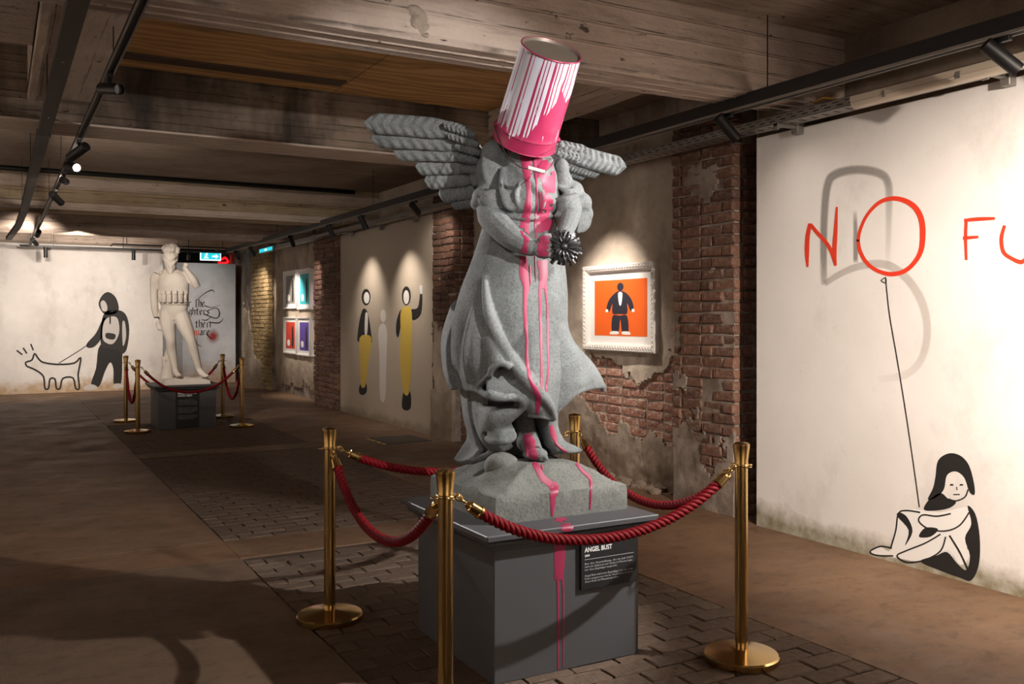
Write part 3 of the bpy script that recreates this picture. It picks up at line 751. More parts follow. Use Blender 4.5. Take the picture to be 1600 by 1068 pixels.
def make_rope(a, b, low, label, group, hi=True):
    A, B = Vector(a), Vector(b); u = (B-A).normalized(); z1 = .893
    a0 = A+u*.052; b0 = B-u*.052; a0.z = b0.z = z1
    t = empty('barrier_rope', label, 'rope', a0[:], group)
    N = 40; s = z1-low; L = (b0-a0).length
    pts = []
    for i in range(N+1):
        q = i/N; x = 2*q-1
        # rounded catenary
        pts.append(a0.lerp(b0, q)-a0+Vector((0, 0, -s*(1-(cosh_(1.6*x)-1)/(cosh_(1.6)-1)))))
    ds = [0.0]
    for i in range(N): ds.append(ds[-1]+(pts[i+1]-pts[i]).length)
    T = ds[-1]
    def P(d):
        d = min(max(d, 0), T)
        for i in range(N):
            if ds[i+1] >= d: return pts[i].lerp(pts[i+1], (d-ds[i])/(ds[i+1]-ds[i]))
        return pts[-1]
    hook = .05; fer = .07
    n = int((T-2*(hook+fer)+.04)/(.0085 if hi else .03)); r0 = .0225
    for sd in range(3):
        hp, rs = [], []
        for i in range(n+1):
            d = hook+fer-.02+(T-2*(hook+fer)+.04)*i/n
            c_ = P(d); tg = (P(d+.005)-P(d-.005)).normalized()
            e1 = Vector((u.y, -u.x, 0)).normalized(); e2 = tg.cross(e1)
            th = 2*pi*d/.082+sd*2*pi/3
            hp.append(c_+e1*(.0118*cos(th))+e2*(.0118*sin(th)))
        V, Fc = tube_vf(hp, .0122, 8); link('cord_strand', mesh(V, Fc, True), M['rope'], t)
    for e in (0, 1):
        f = (lambda d: P(T-d)) if e else P
        V, Fc = tube_vf([f(hook-.006), f(hook), f(hook+.012), f(hook+.014), f(hook+fer-.012), f(hook+fer-.01), f(hook+fer)], [.007, .013, .017, .022, .024, .027, .027], 16)
        link('ferrule', autosm(mesh(V, Fc), 40), M['brass'], t)
        parts = []
        for kk in range(2):
            c_ = f(.004+kk*.024); tg = (f(.03)-f(0)).normalized(); sd = Vector((u.y, -u.x, 0))
            nn = sd if kk % 2 else tg.cross(sd)
            parts.append(tube_vf([c_+tg*(.019*cos(q*pi/6))+nn*(.011*sin(q*pi/6)) for q in range(12)], .0038, 6, closed=True))
        V, Fc = join_vf(parts); link('hook', mesh(V, Fc, True), M['brass'], t)
    return t
cosh_ = math.cosh
GR, GS = 'red ropes around the angel', 'red ropes around the pale statue'
make_rope(PA[0], PA[2], .652, 'red twisted rope sagging across the front of the grey angel plinth', GR)
make_rope(PA[0], PA[1], .590, 'red twisted rope on the left side of the angel plinth', GR)
make_rope(PA[1], PA[3], .72, 'red twisted rope behind the angel, rising to the left post', GR)
make_rope(PA[3], PA[2], .60, 'red twisted rope on the right side of the angel plinth', GR)
make_rope(PB[0], PB[2], .53, 'red rope sagging across the front of the pale statue plinth', GS, False)
make_rope(PB[0], PB[1], .36, 'red rope between the two left posts of the pale statue', GS, False)
make_rope(PB[1], PB[3], .45, 'dark red rope behind the pale statue feet', GS, False)
make_rope(PB[2], PB[3], .36, 'red rope between the two right posts of the pale statue', GS, False)

# ---------------------------------------------------------------- plinths
def text(s, size, parent, m, loc, rot, name='lettering', width=None, bold=0.0, res=2):
    cu = bpy.data.curves.new('t', 'FONT'); cu.body = s; cu.size = size; cu.resolution_u = res; cu.offset = bold
    o = bpy.data.objects.new('t', cu); COL.objects.link(o)
    bpy.context.view_layer.update()
    me = bpy.data.meshes.new_from_object(o.evaluated_get(bpy.context.evaluated_depsgraph_get()))
    bpy.data.objects.remove(o)
    if width:
        xs = [v.co.x for v in me.vertices]
        if xs:
            f = width/max(1e-6, max(xs)-min(xs))
            for v in me.vertices: v.co.x *= f
    me.materials.clear()
    o = link(name, me, m, parent); o.location = loc; o.rotation_euler = rot; return o
def plinth(x0, x1, y0, y1, zt, label, loc):
    t = empty('plinth', label, 'plinth', loc)
    cx, cy = loc[0], loc[1]
    bx = lambda e, z0, z1, b: boxme(x0-e-cx, x1+e-cx, y0-e-cy, y1+e-cy, z0, z1, b)
    link('body', bx(0, 0, zt-.075, .004), M['ped'], t)
    bm = bmesh.new()
    for (e, z0, z1, b) in ((.012, zt-.082, zt-.070, .003), (.022, zt-.072, zt-.060, .003), (.045, zt-.062, zt-.026, .012)):
        box(bm, x0-e-cx, x1+e-cx, y0-e-cy, y1+e-cy, z0, z1, b)
    link('moulding', bmm(bm), M['ped'], t)
    link('top_slab', bx(.068, zt-.027, zt, .004), M['ped'], t)
    return t
pl = plinth(1.862, 2.635, 3.462, 4.275, .66, 'dark grey painted plinth under the stone angel, streaked with pink paint', (2.25, 3.83, 0))
cp = link('caption_panel', boxme(2.299-2.25, 2.612-2.25, 3.445-3.83, 3.4615-3.83, .348, .605, .002), M['blackpl'], pl)
fy = 3.4435-3.83; R90 = (pi/2, 0, 0); lx = 2.318-2.25
text('ANGEL BUST', .030, cp, M['text'], (lx, fy, .519), R90, 'title', .152, .0007, 3)
text('2009', .0135, cp, M['text'], (lx, fy, .498), R90, 'year', None, .0003)
link('rule_line', boxme(lx, lx+.275, fy-.0002, fy+.001, .4845, .4857), M['textdim'], cp)
body = ['Bei der Ausstellung, die im Juli 2009', 'zahlreiche Skulpturen und Objekte im Museum zeigte,', 'war diese Engelsfigur ausgestellt.', '',
        'Angel Bust wird eine Engelsfigur, bei der rosa', 'Farbe ausgegossen wurde. Noch heute ist sie in', 'dieser Reihe im Museum zu sehen.']
wd = [.268, .268, .18, 0, .268, .268, .19]
for i, s in enumerate(body):
    if s: text(s, .0125, cp, M['textdim'], (lx, fy, .462-i*.0135), R90, 'lettering', wd[i], 0, 1)
pl2_ = plinth(1.985, 2.775, 13.66, 14.40, .62, 'dark grey plinth under the pale male statue', (2.38, 14.03, 0))
a, b = onY(275, 611, 13.64), onY(311, 667, 13.64)
cp2 = link('caption_panel', boxme(a.x-2.38, b.x-2.38, 13.643-14.03, 13.66-14.03, b.z, a.z, .002), M['blackpl'], pl2_)
fy = 13.6415-14.03; lx = a.x-2.38+.025; w2 = b.x-a.x-.05
text('MALE STATUE', .040, cp2, M['text'], (lx, fy, a.z-.045), R90, 'title', w2*.95, .0008)
text('WITH VEST', .034, cp2, M['text'], (lx, fy, a.z-.080), R90, 'title', w2*.75, .0008)
cp2.children[0].name = 'title'
for i in range(13):
    if i in (4, 9): continue
    text('Die Figur steht auf ihrem Sockel und', .017, cp2, M['textdim'], (lx, fy, a.z-.135-i*.022), R90, 'lettering', w2*(.98 if i % 4 else .8), 0, 1)

a = onZ(632, 686, 0.0)
t = empty('floor_plate', 'dark metal floor plate with yellow edge marks at the foot of the beige wall', 'floor plate', (4.55, a.y, 0))
link('plate', boxme(-.30, .30, -.35, .35, -.002, .008, .003), M['traydk'], t)
for i in range(4): link('yellow_mark', boxme(-.34, -.31, -.32+i*.18, -.22+i*.18, -.002, .007, .001), yellowm, t)
# ---------------------------------------------------------------- wall paintings (flat paint on the walls)
def flatpoly(polys, fpl, off, nrm):
    """filled flat shapes; polys = lists of image-plane points turned into points of the wall"""
    bm = bmesh.new()
    for P in polys:
        vs = [bm.verts.new(fpl(*q)+nrm*off) for q in P]
        f = bm.faces.new(vs); f.normal_update()
    bmesh.ops.triangulate(bm, faces=bm.faces[:], ngon_method='EAR_CLIP')
    me = bpy.data.meshes.new('m'); bm.to_mesh(me); bm.free(); return me
def smoothpoly(P, k=4):
    P = [Vector((*q, 0)) for q in P]; n = len(P); out = []
    for i in range(n):
        p0, p1, p2, p3 = P[i-1], P[i], P[(i+1) % n], P[(i+2) % n]
        for s in range(k):
            t = s/k
            v = 0.5*((2*p1)+(p2-p0)*t+(2*p0-5*p1+4*p2-p3)*t*t+(3*p1-p0-3*p2+p3)*t**3); out.append((v.x, v.y))
    return out
def stroke(pts, wds, fpl, off, nrm, k=5, uv=False, closed=False):
    P = [Vector((*q, 0)) for q in pts]
    if isinstance(wds, (int, float)): wds = [wds]*len(P)
    if len(P) > 2:
        W = [Vector((a, 0, 0)) for a in wds]; P = catmull(P, k); W = [v.x for v in catmull(W, k)]
    else: W = wds
    bm = bmesh.new(); L = bm.loops.layers.uv.new('UVMap'); prev = None; rows = []
    for i, p in enumerate(P):
        t = P[min(i+1, len(P)-1)]-P[max(i-1, 0)]; t.normalize(); n = Vector((-t.y, t.x, 0))
        w_ = W[i]*0.5
        rows.append([bm.verts.new(fpl((p+n*w_).x, (p+n*w_).y)+nrm*off), bm.verts.new(fpl((p-n*w_).x, (p-n*w_).y)+nrm*off)])
    for i in range(len(rows)-1):
        f = bm.faces.new((rows[i][0], rows[i][1], rows[i+1][1], rows[i+1][0]))
        u0, u1 = i/(len(rows)-1), (i+1)/(len(rows)-1)
        for lp, c_ in zip(f.loops, ((0, u0), (1, u0), (1, u1), (0, u1))): lp[L].uv = c_
    me = bpy.data.meshes.new('m'); bm.to_mesh(me); bm.free(); return me
def merge(ms):
    bm = bmesh.new()
    for m in ms: bm.from_mesh(m)
    me = bpy.data.meshes.new('m'); bm.to_mesh(me); bm.free(); return me
def blob(x, y, rx, ry, n=18, rot=0.0):
    return [(x+rx*cos(2*pi*i/n)*cos(rot)-ry*sin(2*pi*i/n)*sin(rot), y+rx*cos(2*pi*i/n)*sin(rot)+ry*sin(2*pi*i/n)*cos(rot)) for i in range(n)]
NXv, NYv = Vector((-1, 0, 0)), Vector((0, -1, 0))
W1 = lambda x, y: onX(x, y, 5.05)
k = NT('grey_spray'); uvn = k.n('ShaderNodeUVMap'); x, y, z = k.sep(uvn.outputs[0])
e = k.math('SUBTRACT', 1.0, k.math('ABSOLUTE', k.math('MULTIPLY', k.math('SUBTRACT', x, 0.5), 2.0)))
al = k.math('MULTIPLY', k.ramp(e, [(0.0, 0.0), (0.45, 0.62), (1.0, 0.75)]), k.ramp(y, [(0.0, 0.35), (0.12, 1.0), (0.75, 0.8), (1.0, 0.05)]))
k.L(al, k.b.inputs['Alpha']); k.color((0.27, 0.25, 0.235)).rough(0.9); M['spray'] = k.m
k = NT('pale_grey_brush'); uvn = k.n('ShaderNodeUVMap'); x, y, z = k.sep(uvn.outputs[0])
e = k.math('SUBTRACT', 1.0, k.math('ABSOLUTE', k.math('MULTIPLY', k.math('SUBTRACT', x, 0.5), 2.0)))
al = k.math('MULTIPLY', k.ramp(e, [(0.0, 0.0), (0.3, 0.5)]), k.ramp(y, [(0.0, 0.9), (0.7, 0.7), (1.0, 0.05)]))
k.L(al, k.b.inputs['Alpha']); k.color((0.50, 0.45, 0.41)).rough(0.9); M['spray2'] = k.m
def paint(name, me, m, parent): return link(name, me, m, parent)
S1 = lambda pts, w, o=.0016, **q: stroke(pts, w, W1, o, NXv, **q)
paint('spray_outline', S1([(1288, 445), (1287, 400), (1288, 340), (1293, 290), (1306, 272), (1340, 265), (1375, 271), (1388, 288), (1389, 330), (1387, 420)], [12, 13, 14, 15, 17, 17, 17, 15, 13, 9], .0006), M['spray'], panel)
paint('spray_outline', S1([(1337, 410), (1337, 370), (1336, 328)], [9, 9, 7], .0008), M['spray'], panel)
paint('spray_outline', S1([(1289, 443), (1320, 424), (1356, 413), (1390, 415), (1420, 438), (1442, 475), (1449, 520), (1440, 560), (1415, 585), (1372, 592)], [10, 12, 14, 15, 15, 15, 14, 13, 14, 12], .001), M['spray2'], panel)
RED = M['redpaint']
let = [('N', [S1([(1266, 349), (1262, 370), (1261, 395), (1262, 417)], [6, 7, 7, 3], .0016), S1([(1266, 350), (1276, 362), (1296, 386), (1306, 415)], [6, 6, 6, 4], .002), S1([(1308, 323), (1306, 360), (1304, 395), (1306, 414)], [3, 6, 7, 4], .0024)]),
       ('O', [S1([(1341, 378), (1344, 360), (1355, 336), (1373, 317), (1393, 310), (1413, 313), (1430, 324), (1440, 343), (1442, 368), (1439, 392), (1428, 411), (1412, 424), (1392, 428), (1372, 423), (1355, 411), (1344, 392), (1341, 374)], [5, 5, 5, 6, 7, 8, 9, 9, 9, 8, 7, 7, 7, 6, 6, 6, 5], .0016)]),
       ('F', [S1([(1510, 343), (1509, 370), (1510, 406)], [5, 5, 4], .0016), S1([(1507, 344), (1530, 342), (1555, 341)], [5, 6, 4], .002), S1([(1505, 372), (1515, 371), (1529, 370)], [5, 5, 4], .002)]),
       ('U', [S1([(1570, 352), (1565, 372), (1568, 393), (1580, 403), (1597, 409), (1608, 395), (1611, 370), (1609, 350)], [5, 6, 6, 6, 7, 6, 6, 5], .0016)])]
for nm, ms in let: paint('painted_letter', merge(ms), RED, panel)
paint('balloon_string', merge([S1([(1384, 433), (1390, 490), (1402, 560), (1415, 640), (1427, 720), (1437, 792)], [1.7]*6, .0022), S1([(1384, 433), (1377, 438), (1385, 442), (1384, 433)], 1.6, .0022, k=2)]), M['ink'], panel)
# plain seated figure in black and white
fills = [smoothpoly([(1462, 744), (1466, 719), (1482, 708), (1500, 711), (1514, 726), (1522, 754), (1523, 772), (1515, 768), (1507, 746), (1494, 736), (1480, 742), (1475, 764), (1464, 776), (1450, 780), (1458, 762)]),
         smoothpoly([(1444, 796), (1452, 780), (1470, 770), (1482, 779), (1494, 784), (1484, 793), (1464, 797)]),
         smoothpoly([(1512, 790), (1524, 802), (1531, 838), (1530, 880), (1518, 906), (1500, 902), (1462, 888), (1438, 876), (1462, 868), (1480, 862), (1496, 880), (1510, 890), (1516, 868), (1508, 840), (1518, 818)]),
         smoothpoly([(1402, 806), (1406, 800), (1418, 808), (1426, 830), (1414, 852), (1420, 828)]), smoothpoly([(1446, 824), (1466, 826), (1454, 838), (1436, 838)])]
paint('painted_figure', flatpoly(fills, W1, .0012, NXv), M['ink'], panel)
wh = [smoothpoly([(1402, 800), (1440, 796), (1470, 800), (1512, 792), (1518, 815), (1508, 842), (1514, 868), (1500, 882), (1480, 858), (1440, 876), (1405, 872), (1360, 864), (1376, 854), (1392, 858)])]
paint('painted_figure_ground', flatpoly(wh, W1, .0006, NXv), M['chalk'], panel)
ln = [S1([(1516, 798), (1500, 820), (1478, 829), (1452, 826), (1436, 814), (1442, 804), (1464, 806), (1486, 802)], 2.4, .0018), S1([(1438, 800), (1416, 797), (1404, 802), (1400, 828), (1392, 856)], 2.4, .002), S1([(1394, 856), (1376, 853), (1360, 861), (1370, 867), (1396, 868)], 2.4, .0022),
      S1([(1470, 834), (1446, 848), (1416, 860), (1402, 868), (1418, 878), (1446, 874), (1470, 860), (1478, 838)], 2.4, .0024), S1([(1484, 836), (1500, 862), (1514, 892)], 2.6, .0026), S1([(1482, 779), (1494, 782), (1508, 776), (1513, 764)], 2.2, .0018),
      S1([(1485, 757), (1490, 757)], 2.4, .0018), S1([(1500, 757), (1505, 757)], 2.4, .0018), S1([(1495, 760), (1496, 765)], 1.4, .0018), S1([(1490, 772), (1500, 772)], 1.6, .0018), S1([(1510, 842), (1526, 850)], 2.2, .0028), S1([(1512, 855), (1528, 864)], 2.2, .0028)]
paint('painted_outline', merge(ln), M['ink'], panel)

# three plain painted figures on the beige wall
W2 = lambda x, y: onX(x, y, 5.08)
yel = plain('yellow_wall_paint', (0.72, 0.52, 0.09), 0.7); gry = plain('pale_grey_wall_paint', (0.74, 0.71, 0.68), 0.8)
F2 = lambda polys, o: flatpoly(polys, W2, o, NXv)
paint('painted_figure', F2([smoothpoly([(568, 482), (575, 490), (581, 530), (578, 535), (560, 534), (559, 520), (563, 495)]), smoothpoly([(563, 600), (572, 598), (573, 612), (566, 617), (561, 612)]), blob(572, 464, 7, 13)], .0012), M['ink'], panel2)
paint('painted_figure', F2([smoothpoly([(562, 528), (578, 524), (580, 540), (575, 570), (571, 602), (564, 602), (563, 570)])], .0016), yel, panel2)
paint('painted_figure', F2([smoothpoly([(571, 490), (575, 492), (574, 520), (570, 520)]), blob(573, 465, 4.5, 9)], .002), M['chalk'], panel2)
paint('painted_figure', F2([smoothpoly([(594, 508), (601, 506), (605, 520), (604, 560), (602, 622), (594, 620), (593, 560), (591, 522)]), blob(599, 493, 4.5, 10)], .0012), gry, panel2)
paint('painted_figure', F2([smoothpoly([(631, 612), (641, 612), (642, 636), (634, 641), (628, 634)]), blob(635, 462, 7, 15), smoothpoly([(620, 500), (626, 484), (629, 490), (623, 525), (619, 520)]), smoothpoly([(642, 484), (653, 480), (657, 455), (660, 458), (658, 490), (645, 500)])], .0012), M['ink'], panel2)
paint('painted_figure', F2([smoothpoly([(627, 484), (642, 481), (644, 520), (643, 570), (639, 614), (630, 610), (625, 560), (626, 520)])], .0016), yel, panel2)
paint('painted_figure', F2([blob(635, 464, 4.5, 11), smoothpoly([(656, 447), (660, 446), (660, 458), (657, 458)])], .002), M['chalk'], panel2)

# far wall: plain figure in a hood and an outlined dog
W3 = lambda x, y: onY(x, y, 21.5)
F3 = lambda polys, o: flatpoly(polys, W3, o, NYv)
dk = plain('dark_grey_stencil', (0.028, 0.027, 0.027), .8); lt = plain('grey_stencil', (0.5, 0.48, 0.46), .8)
paint('painted_figure', F3([smoothpoly([(157, 538), (188, 544), (191, 562), (189, 599), (178, 600), (177, 576), (172, 566), (164, 580), (155, 603), (142, 601), (150, 575)])], .003), M['ink'], wall_far)
paint('painted_figure', F3([smoothpoly([(164, 488), (184, 484), (197, 492), (202, 515), (198, 545), (190, 553), (186, 547), (170, 544), (158, 540), (158, 510)]), smoothpoly([(162, 496), (168, 507), (160, 526), (148, 541), (137, 543), (136, 536), (150, 520)]), smoothpoly([(154, 474), (159, 462), (168, 456), (178, 461), (184, 472), (185, 485), (176, 491), (165, 491), (158, 485)])], .004), dk, wall_far)
paint('painted_figure_highlight', F3([smoothpoly([(157, 473), (162, 469), (167, 476), (167, 485), (160, 485)]), smoothpoly([(164, 500), (174, 494), (184, 498), (186, 520), (176, 537), (162, 532), (160, 515)]), smoothpoly([(191, 505), (195, 503), (197, 525), (192, 540)]), smoothpoly([(131, 604), (142, 600), (151, 603), (150, 608), (133, 609)]), smoothpoly([(178, 600), (188, 599), (194, 604), (180, 607)])], .006), lt, wall_far)
paint('painted_figure', F3([smoothpoly([(171, 492), (173, 492), (173, 505), (171, 505)]), smoothpoly([(166, 520), (180, 522), (178, 530), (166, 528)])], .007), dk, wall_far)
dog = [(42, 572), (40, 566), (50, 562), (54, 552), (60, 560), (68, 566), (90, 569), (116, 567), (126, 558), (124, 574), (122, 586), (124, 606), (118, 606), (114, 590), (98, 591), (94, 606), (88, 606), (86, 592), (78, 592), (76, 606), (70, 606), (68, 588), (56, 578), (42, 572)]
S3 = lambda pts, w, o=.004, **q: stroke(pts, w, W3, o, NYv, **q)
paint('painted_dog', S3(dog, 2.8, k=3), M['ink'], wall_far)
paint('painted_leash', S3([(92, 567), (110, 556), (126, 546), (139, 537)], 1.3), M['ink'], wall_far)
paint('painted_marks', merge([S3([(26, 547), (35, 554)], 2.5), S3([(36, 543), (42, 552)], 2.5), S3([(48, 537), (52, 547)], 2.5)]), M['ink'], wall_far)

# calligraphy on the grey wall, drawn with a broad nib
W4 = lambda x, y: onY(x, y, 23.0)
GL = {'t': [[(.4, 1.35), (.4, .1), (.6, 0), (.8, .12)], [(.1, 1), (.75, 1)]], 'T': [[(.35, 1.5), (.35, .1), (.6, 0)], [(.35, 1.5), (.9, 1.55)]], 'h': [[(.2, 1.6), (.2, 0)], [(.2, .85), (.5, 1), (.75, .8), (.72, .1), (.55, -.2)]],
      'e': [[(.72, .6), (.25, .5), (.2, .85), (.5, 1), (.72, .75)], [(.22, .6), (.25, .15), (.5, 0), (.8, .2)]], 'r': [[(.25, 1), (.25, 0)], [(.25, .8), (.55, 1), (.75, .9)]], 'g': [[(.7, .9), (.4, 1), (.2, .7), (.25, .2), (.55, .1), (.72, .4)], [(.72, 1), (.7, -.3), (.4, -.55), (.15, -.35)]],
      's': [[(.7, .85), (.45, 1), (.25, .75), (.65, .35), (.5, 0), (.2, .15)]], 'i': [[(.4, 1), (.4, .05), (.6, .05)], [(.4, 1.3), (.48, 1.4)]], 'o': [[(.45, 1), (.2, .7), (.22, .2), (.5, 0), (.75, .3), (.72, .8), (.45, 1)]], 'f': [[(.75, 1.5), (.45, 1.5), (.38, 1.2), (.38, -.2)], [(.15, 1), (.7, 1)]],
      'u': [[(.22, 1), (.22, .15), (.45, 0), (.7, .2)], [(.7, 1), (.7, .1), (.85, 0)]], 'a': [[(.25, .85), (.5, 1), (.7, .8), (.7, .1), (.85, 0)], [(.7, .55), (.3, .45), (.22, .15), (.45, 0), (.7, .2)]], 'q': [[(.7, .9), (.4, 1), (.2, .7), (.25, .15), (.5, .05), (.7, .3)], [(.72, 1), (.72, -.5)]]}
def nib(pts, fpl, off, nrm, w):
    bm = bmesh.new(); d = Vector((cos(.7), -sin(.7), 0))*w*.5
    P = catmull([Vector((*p, 0)) for p in pts], 4) if len(pts) > 2 else [Vector((*p, 0)) for p in pts]
    for i in range(len(P)-1):
        q = [P[i]-d, P[i]+d, P[i+1]+d, P[i+1]-d]
        try: bm.faces.new([bm.verts.new(fpl(v.x, v.y)+nrm*off) for v in q])
        except ValueError: pass
    me = bpy.data.meshes.new('m'); bm.to_mesh(me); bm.free(); return me
def scribe(s, x, y, h, adv, w):
    ms = []
    for i, c_ in enumerate(s):
        if c_ == ' ': continue
        for g in GL[c_]: ms.append(nib([(x+i*adv+p[0]*adv*1.15, y-p[1]*h) for p in g], W4, .004, NYv, w))
    return merge(ms)
for (s, x, y, h, m) in (('for The', 283, 479, 7.5, 'ink'), ('fighters', 283, 491, 7, 'ink'), ('for their', 282, 511, 7.5, 'ink'), ('are', 311, 523, 7, 'ink'), ('squ', 294, 523, 7, 'redpaint')):
    paint('painted_word', scribe(s, x, y, h, 5.6 if s != 'for The' else 5.3, 1.9), M[m], wall_grey)
S4 = lambda pts, w, o=.0045, **q: stroke(pts, w, W4, o, NYv, **q)
paint('painted_flourish', merge([S4([(310, 466), (320, 458), (331, 453), (335, 457)], [1, 1.2, 1.8, .6]), S4([(319, 477), (330, 480), (344, 476)], [1.8, 1, .4]), S4([(322, 486), (338, 481), (343, 490), (337, 497), (318, 490)], [1, 1.2, 2, 1.5, 1.8]),
      S4([(326, 503), (342, 504), (349, 497)], [1.6, 1.8, .4]), S4([(315, 499), (322, 500), (330, 495)], [1, 1.6, .5]), S4([(322, 521), (331, 530)], 2.0), S4([(308, 524), (308, 536), (314, 541)], [.6, 1, 1])]), M['ink'], wall_grey)
k = NT('red_spray'); uvn = k.n('ShaderNodeUVMap'); x, y, z = k.sep(uvn.outputs[0])
dd = k.math('SQRT', k.math('ADD', k.math('POWER', k.math('SUBTRACT', x, .5), 2.0), k.math('POWER', k.math('SUBTRACT', y, .5), 2.0)))
k.L(k.ramp(k.math('ADD', dd, k.math('MULTIPLY', k.math('SUBTRACT', k.noise(14, 5), .5), .22)), [(.05, .9), (.22, .4), (.42, 0.0)]), k.b.inputs['Alpha']); k.color((.30, .015, .012)).rough(.9)
paint('spray_splash', stroke([(333, 510), (333, 540)], 26, W4, .006, NYv), k.m, wall_grey)

# ---------------------------------------------------------------- framed prints
def picture(name, label, px0, py0, px1, py1, X, fw, mat_w, colr, group=None, ornate=False, dep=.045, figure=None):
    a, b = onX(px0, (py0), X), onX(px1, py1, X)     # a = far upper corner, b = near lower corner
    y0, y1, z0, z1 = min(a.y, b.y), max(a.y, b.y), min(a.z, b.z), max(a.z, b.z)
    return picture_w(name, label, y0, y1, z0, z1, X, fw, mat_w, colr, group, ornate, dep, figure)
def picture_w(name, label, y0, y1, z0, z1, X, fw, mat_w, colr, group, ornate, dep, figure):
    cy, cz = (y0+y1)/2, (z0+z1)/2; hy, hz = (y1-y0)/2, (z1-z0)/2
    t = empty(name, label, 'picture', (X, cy, cz), group)
    V, Fc = [], []
    prof = [(0, 0.0), (0, dep*.85), (fw*.15, dep), (fw*.55, dep*.93), (fw*.8, dep*.8), (fw, dep*.55), (fw, 0.004)]
    for (sy, sz) in ((-1, -1), (1, -1), (1, 1), (-1, 1)):
        for (q, d) in prof: V.append((-d, sy*(hy-q), sz*(hz-q)))
    n = len(prof)
    for i in range(4):
        j = (i+1) % 4
        for q in range(n-1): Fc.append((i*n+q, i*n+q+1, j*n+q+1, j*n+q))
    fr = link('frame', mesh(V, Fc), M['frame'], t)
    if ornate:
        bm = bmesh.new()
        for s in range(4):
            L = (hy if s % 2 == 0 else hz)-fw*.4; c0 = (hz if s % 2 == 0 else hy)-fw*.45; nn = int(2*L/.042)
            for i in range(nn+1):
                p = -L+2*L*i/nn
                q = {0: (p, -c0), 1: (c0, p), 2: (p, c0), 3: (-c0, p)}[s]
                bmesh.ops.create_icosphere(bm, subdivisions=1, radius=.013, matrix=Matrix.Translation((-dep*.95, q[0], q[1])) @ Matrix.Diagonal((.7, 1, 1, 1)))
                if s % 2 == 0: bmesh.ops.create_icosphere(bm, subdivisions=1, radius=.007, matrix=Matrix.Translation((-dep*.97, q[0]+.021, q[1]+.016)))
                else: bmesh.ops.create_icosphere(bm, subdivisions=1, radius=.007, matrix=Matrix.Translation((-dep*.97, q[0]+.016, q[1]+.021)))
        link('carved_beading', bmm(bm, True), M['frame'], fr)
    link('mount', boxme(-.012, -.002, -hy+fw*.9, hy-fw*.9, -hz+fw*.9, hz-fw*.9), M['paper'], t)
    iy, iz = hy-fw-mat_w[0], hz-fw-mat_w[1]
    pr = link('print', boxme(-.0135, -.0125, -iy, iy, -iz, iz), plain('print_colour', colr, .6, 0, .05, 3), t)
    for (polys, m) in (figure or []):
        bm = bmesh.new()
        for P in polys: bm.faces.new([bm.verts.new((-.0145-(.0006 if m == 'chalk' else 0), -iy*(2*q[0]-1), iz*(1-2*q[1]))) for q in P])
        bm.normal_update(); bmesh.ops.triangulate(bm, faces=bm.faces[:], ngon_method='EAR_CLIP')
        me = bpy.data.meshes.new('m'); bm.to_mesh(me); bm.free(); link('printed_figure', me, M[m], pr)
    return t
M['navy'] = plain('dark_blue_ink', (0.022, 0.022, 0.035), .6)
stand = [([smoothpoly([(.40, .24), (.50, .20), (.62, .24), (.72, .36), (.76, .52), (.70, .56), (.64, .42), (.64, .60), (.50, .61), (.36, .60), (.36, .42), (.30, .56), (.24, .52), (.29, .36)], 3), smoothpoly([(.36, .645), (.50, .64), (.64, .645), (.66, .94), (.55, .95), (.51, .70), (.47, .95), (.35, .94)], 3), blob(.51, .13, .062, .075)], 'navy'),
         ([smoothpoly([(.47, .24), (.55, .24), (.53, .44), (.49, .44)], 3), smoothpoly([(.34, .92), (.47, .92), (.47, .97), (.31, .97)], 3), smoothpoly([(.55, .92), (.67, .92), (.70, .97), (.55, .97)], 3), blob(.25, .55, .03, .03), blob(.75, .55, .03, .03)], 'chalk')]
p = picture('framed_print', 'orange print with a dark figure in an ornate white frame', 917, 417, 1030, 552, 5.287, .075, (.085, .075), (0.80, 0.125, 0.012), None, True, .06, stand)
small = [([smoothpoly([(.68, .2), (.80, .18), (.84, .5), (.82, .9), (.66, .9), (.66, .5)])], 'ink'), ([smoothpoly([(.15, .72), (.3, .66), (.45, .72), (.42, .88), (.2, .88)])], 'chalk')]
fr = [((445, 424, 465.3, 482), (0.24, 0.225, 0.21), 'white framed print with a grey ground, upper left of the group'), ((466.3, 421, 487.3, 483), (0.02, 0.42, 0.50), 'white framed print with a turquoise ground on the old plaster'),
      ((445, 495, 465, 553.5), (0.62, 0.045, 0.02), 'white framed print with a red ground, lower left of the group'), ((466, 495, 487, 557), (0.10, 0.05, 0.33), 'white framed print with a violet ground in the lower row')]
for (q, c_, lb) in fr:
    o = picture('framed_print', lb, *q, 5.297, .045, (.10, .06), c_, 'small prints in white frames', False, .04, small)
    dy = None
u0, u1 = onX(488.3, 420, 5.297), onX(488.3, 484, 5.297)
wd_ = abs(onX(466.3, 421, 5.297).y-onX(487.3, 421, 5.297).y)
picture_w('framed_print', 'white framed print with a magenta ground cut off by the brick pillar', u0.y-wd_, u0.y, u1.z, u0.z, 5.297, .045, (.10, .06), (0.42, 0.02, 0.36), 'small prints in white frames', False, .04, None)
u0, u1 = onX(488.5, 496, 5.297), onX(488.5, 557, 5.297)
picture_w('framed_print', 'white framed print with an orange ground cut off by the brick pillar', u0.y-wd_, u0.y, u1.z, u0.z, 5.297, .045, (.10, .06), (0.75, 0.30, 0.02), 'small prints in white frames', False, .04, None)
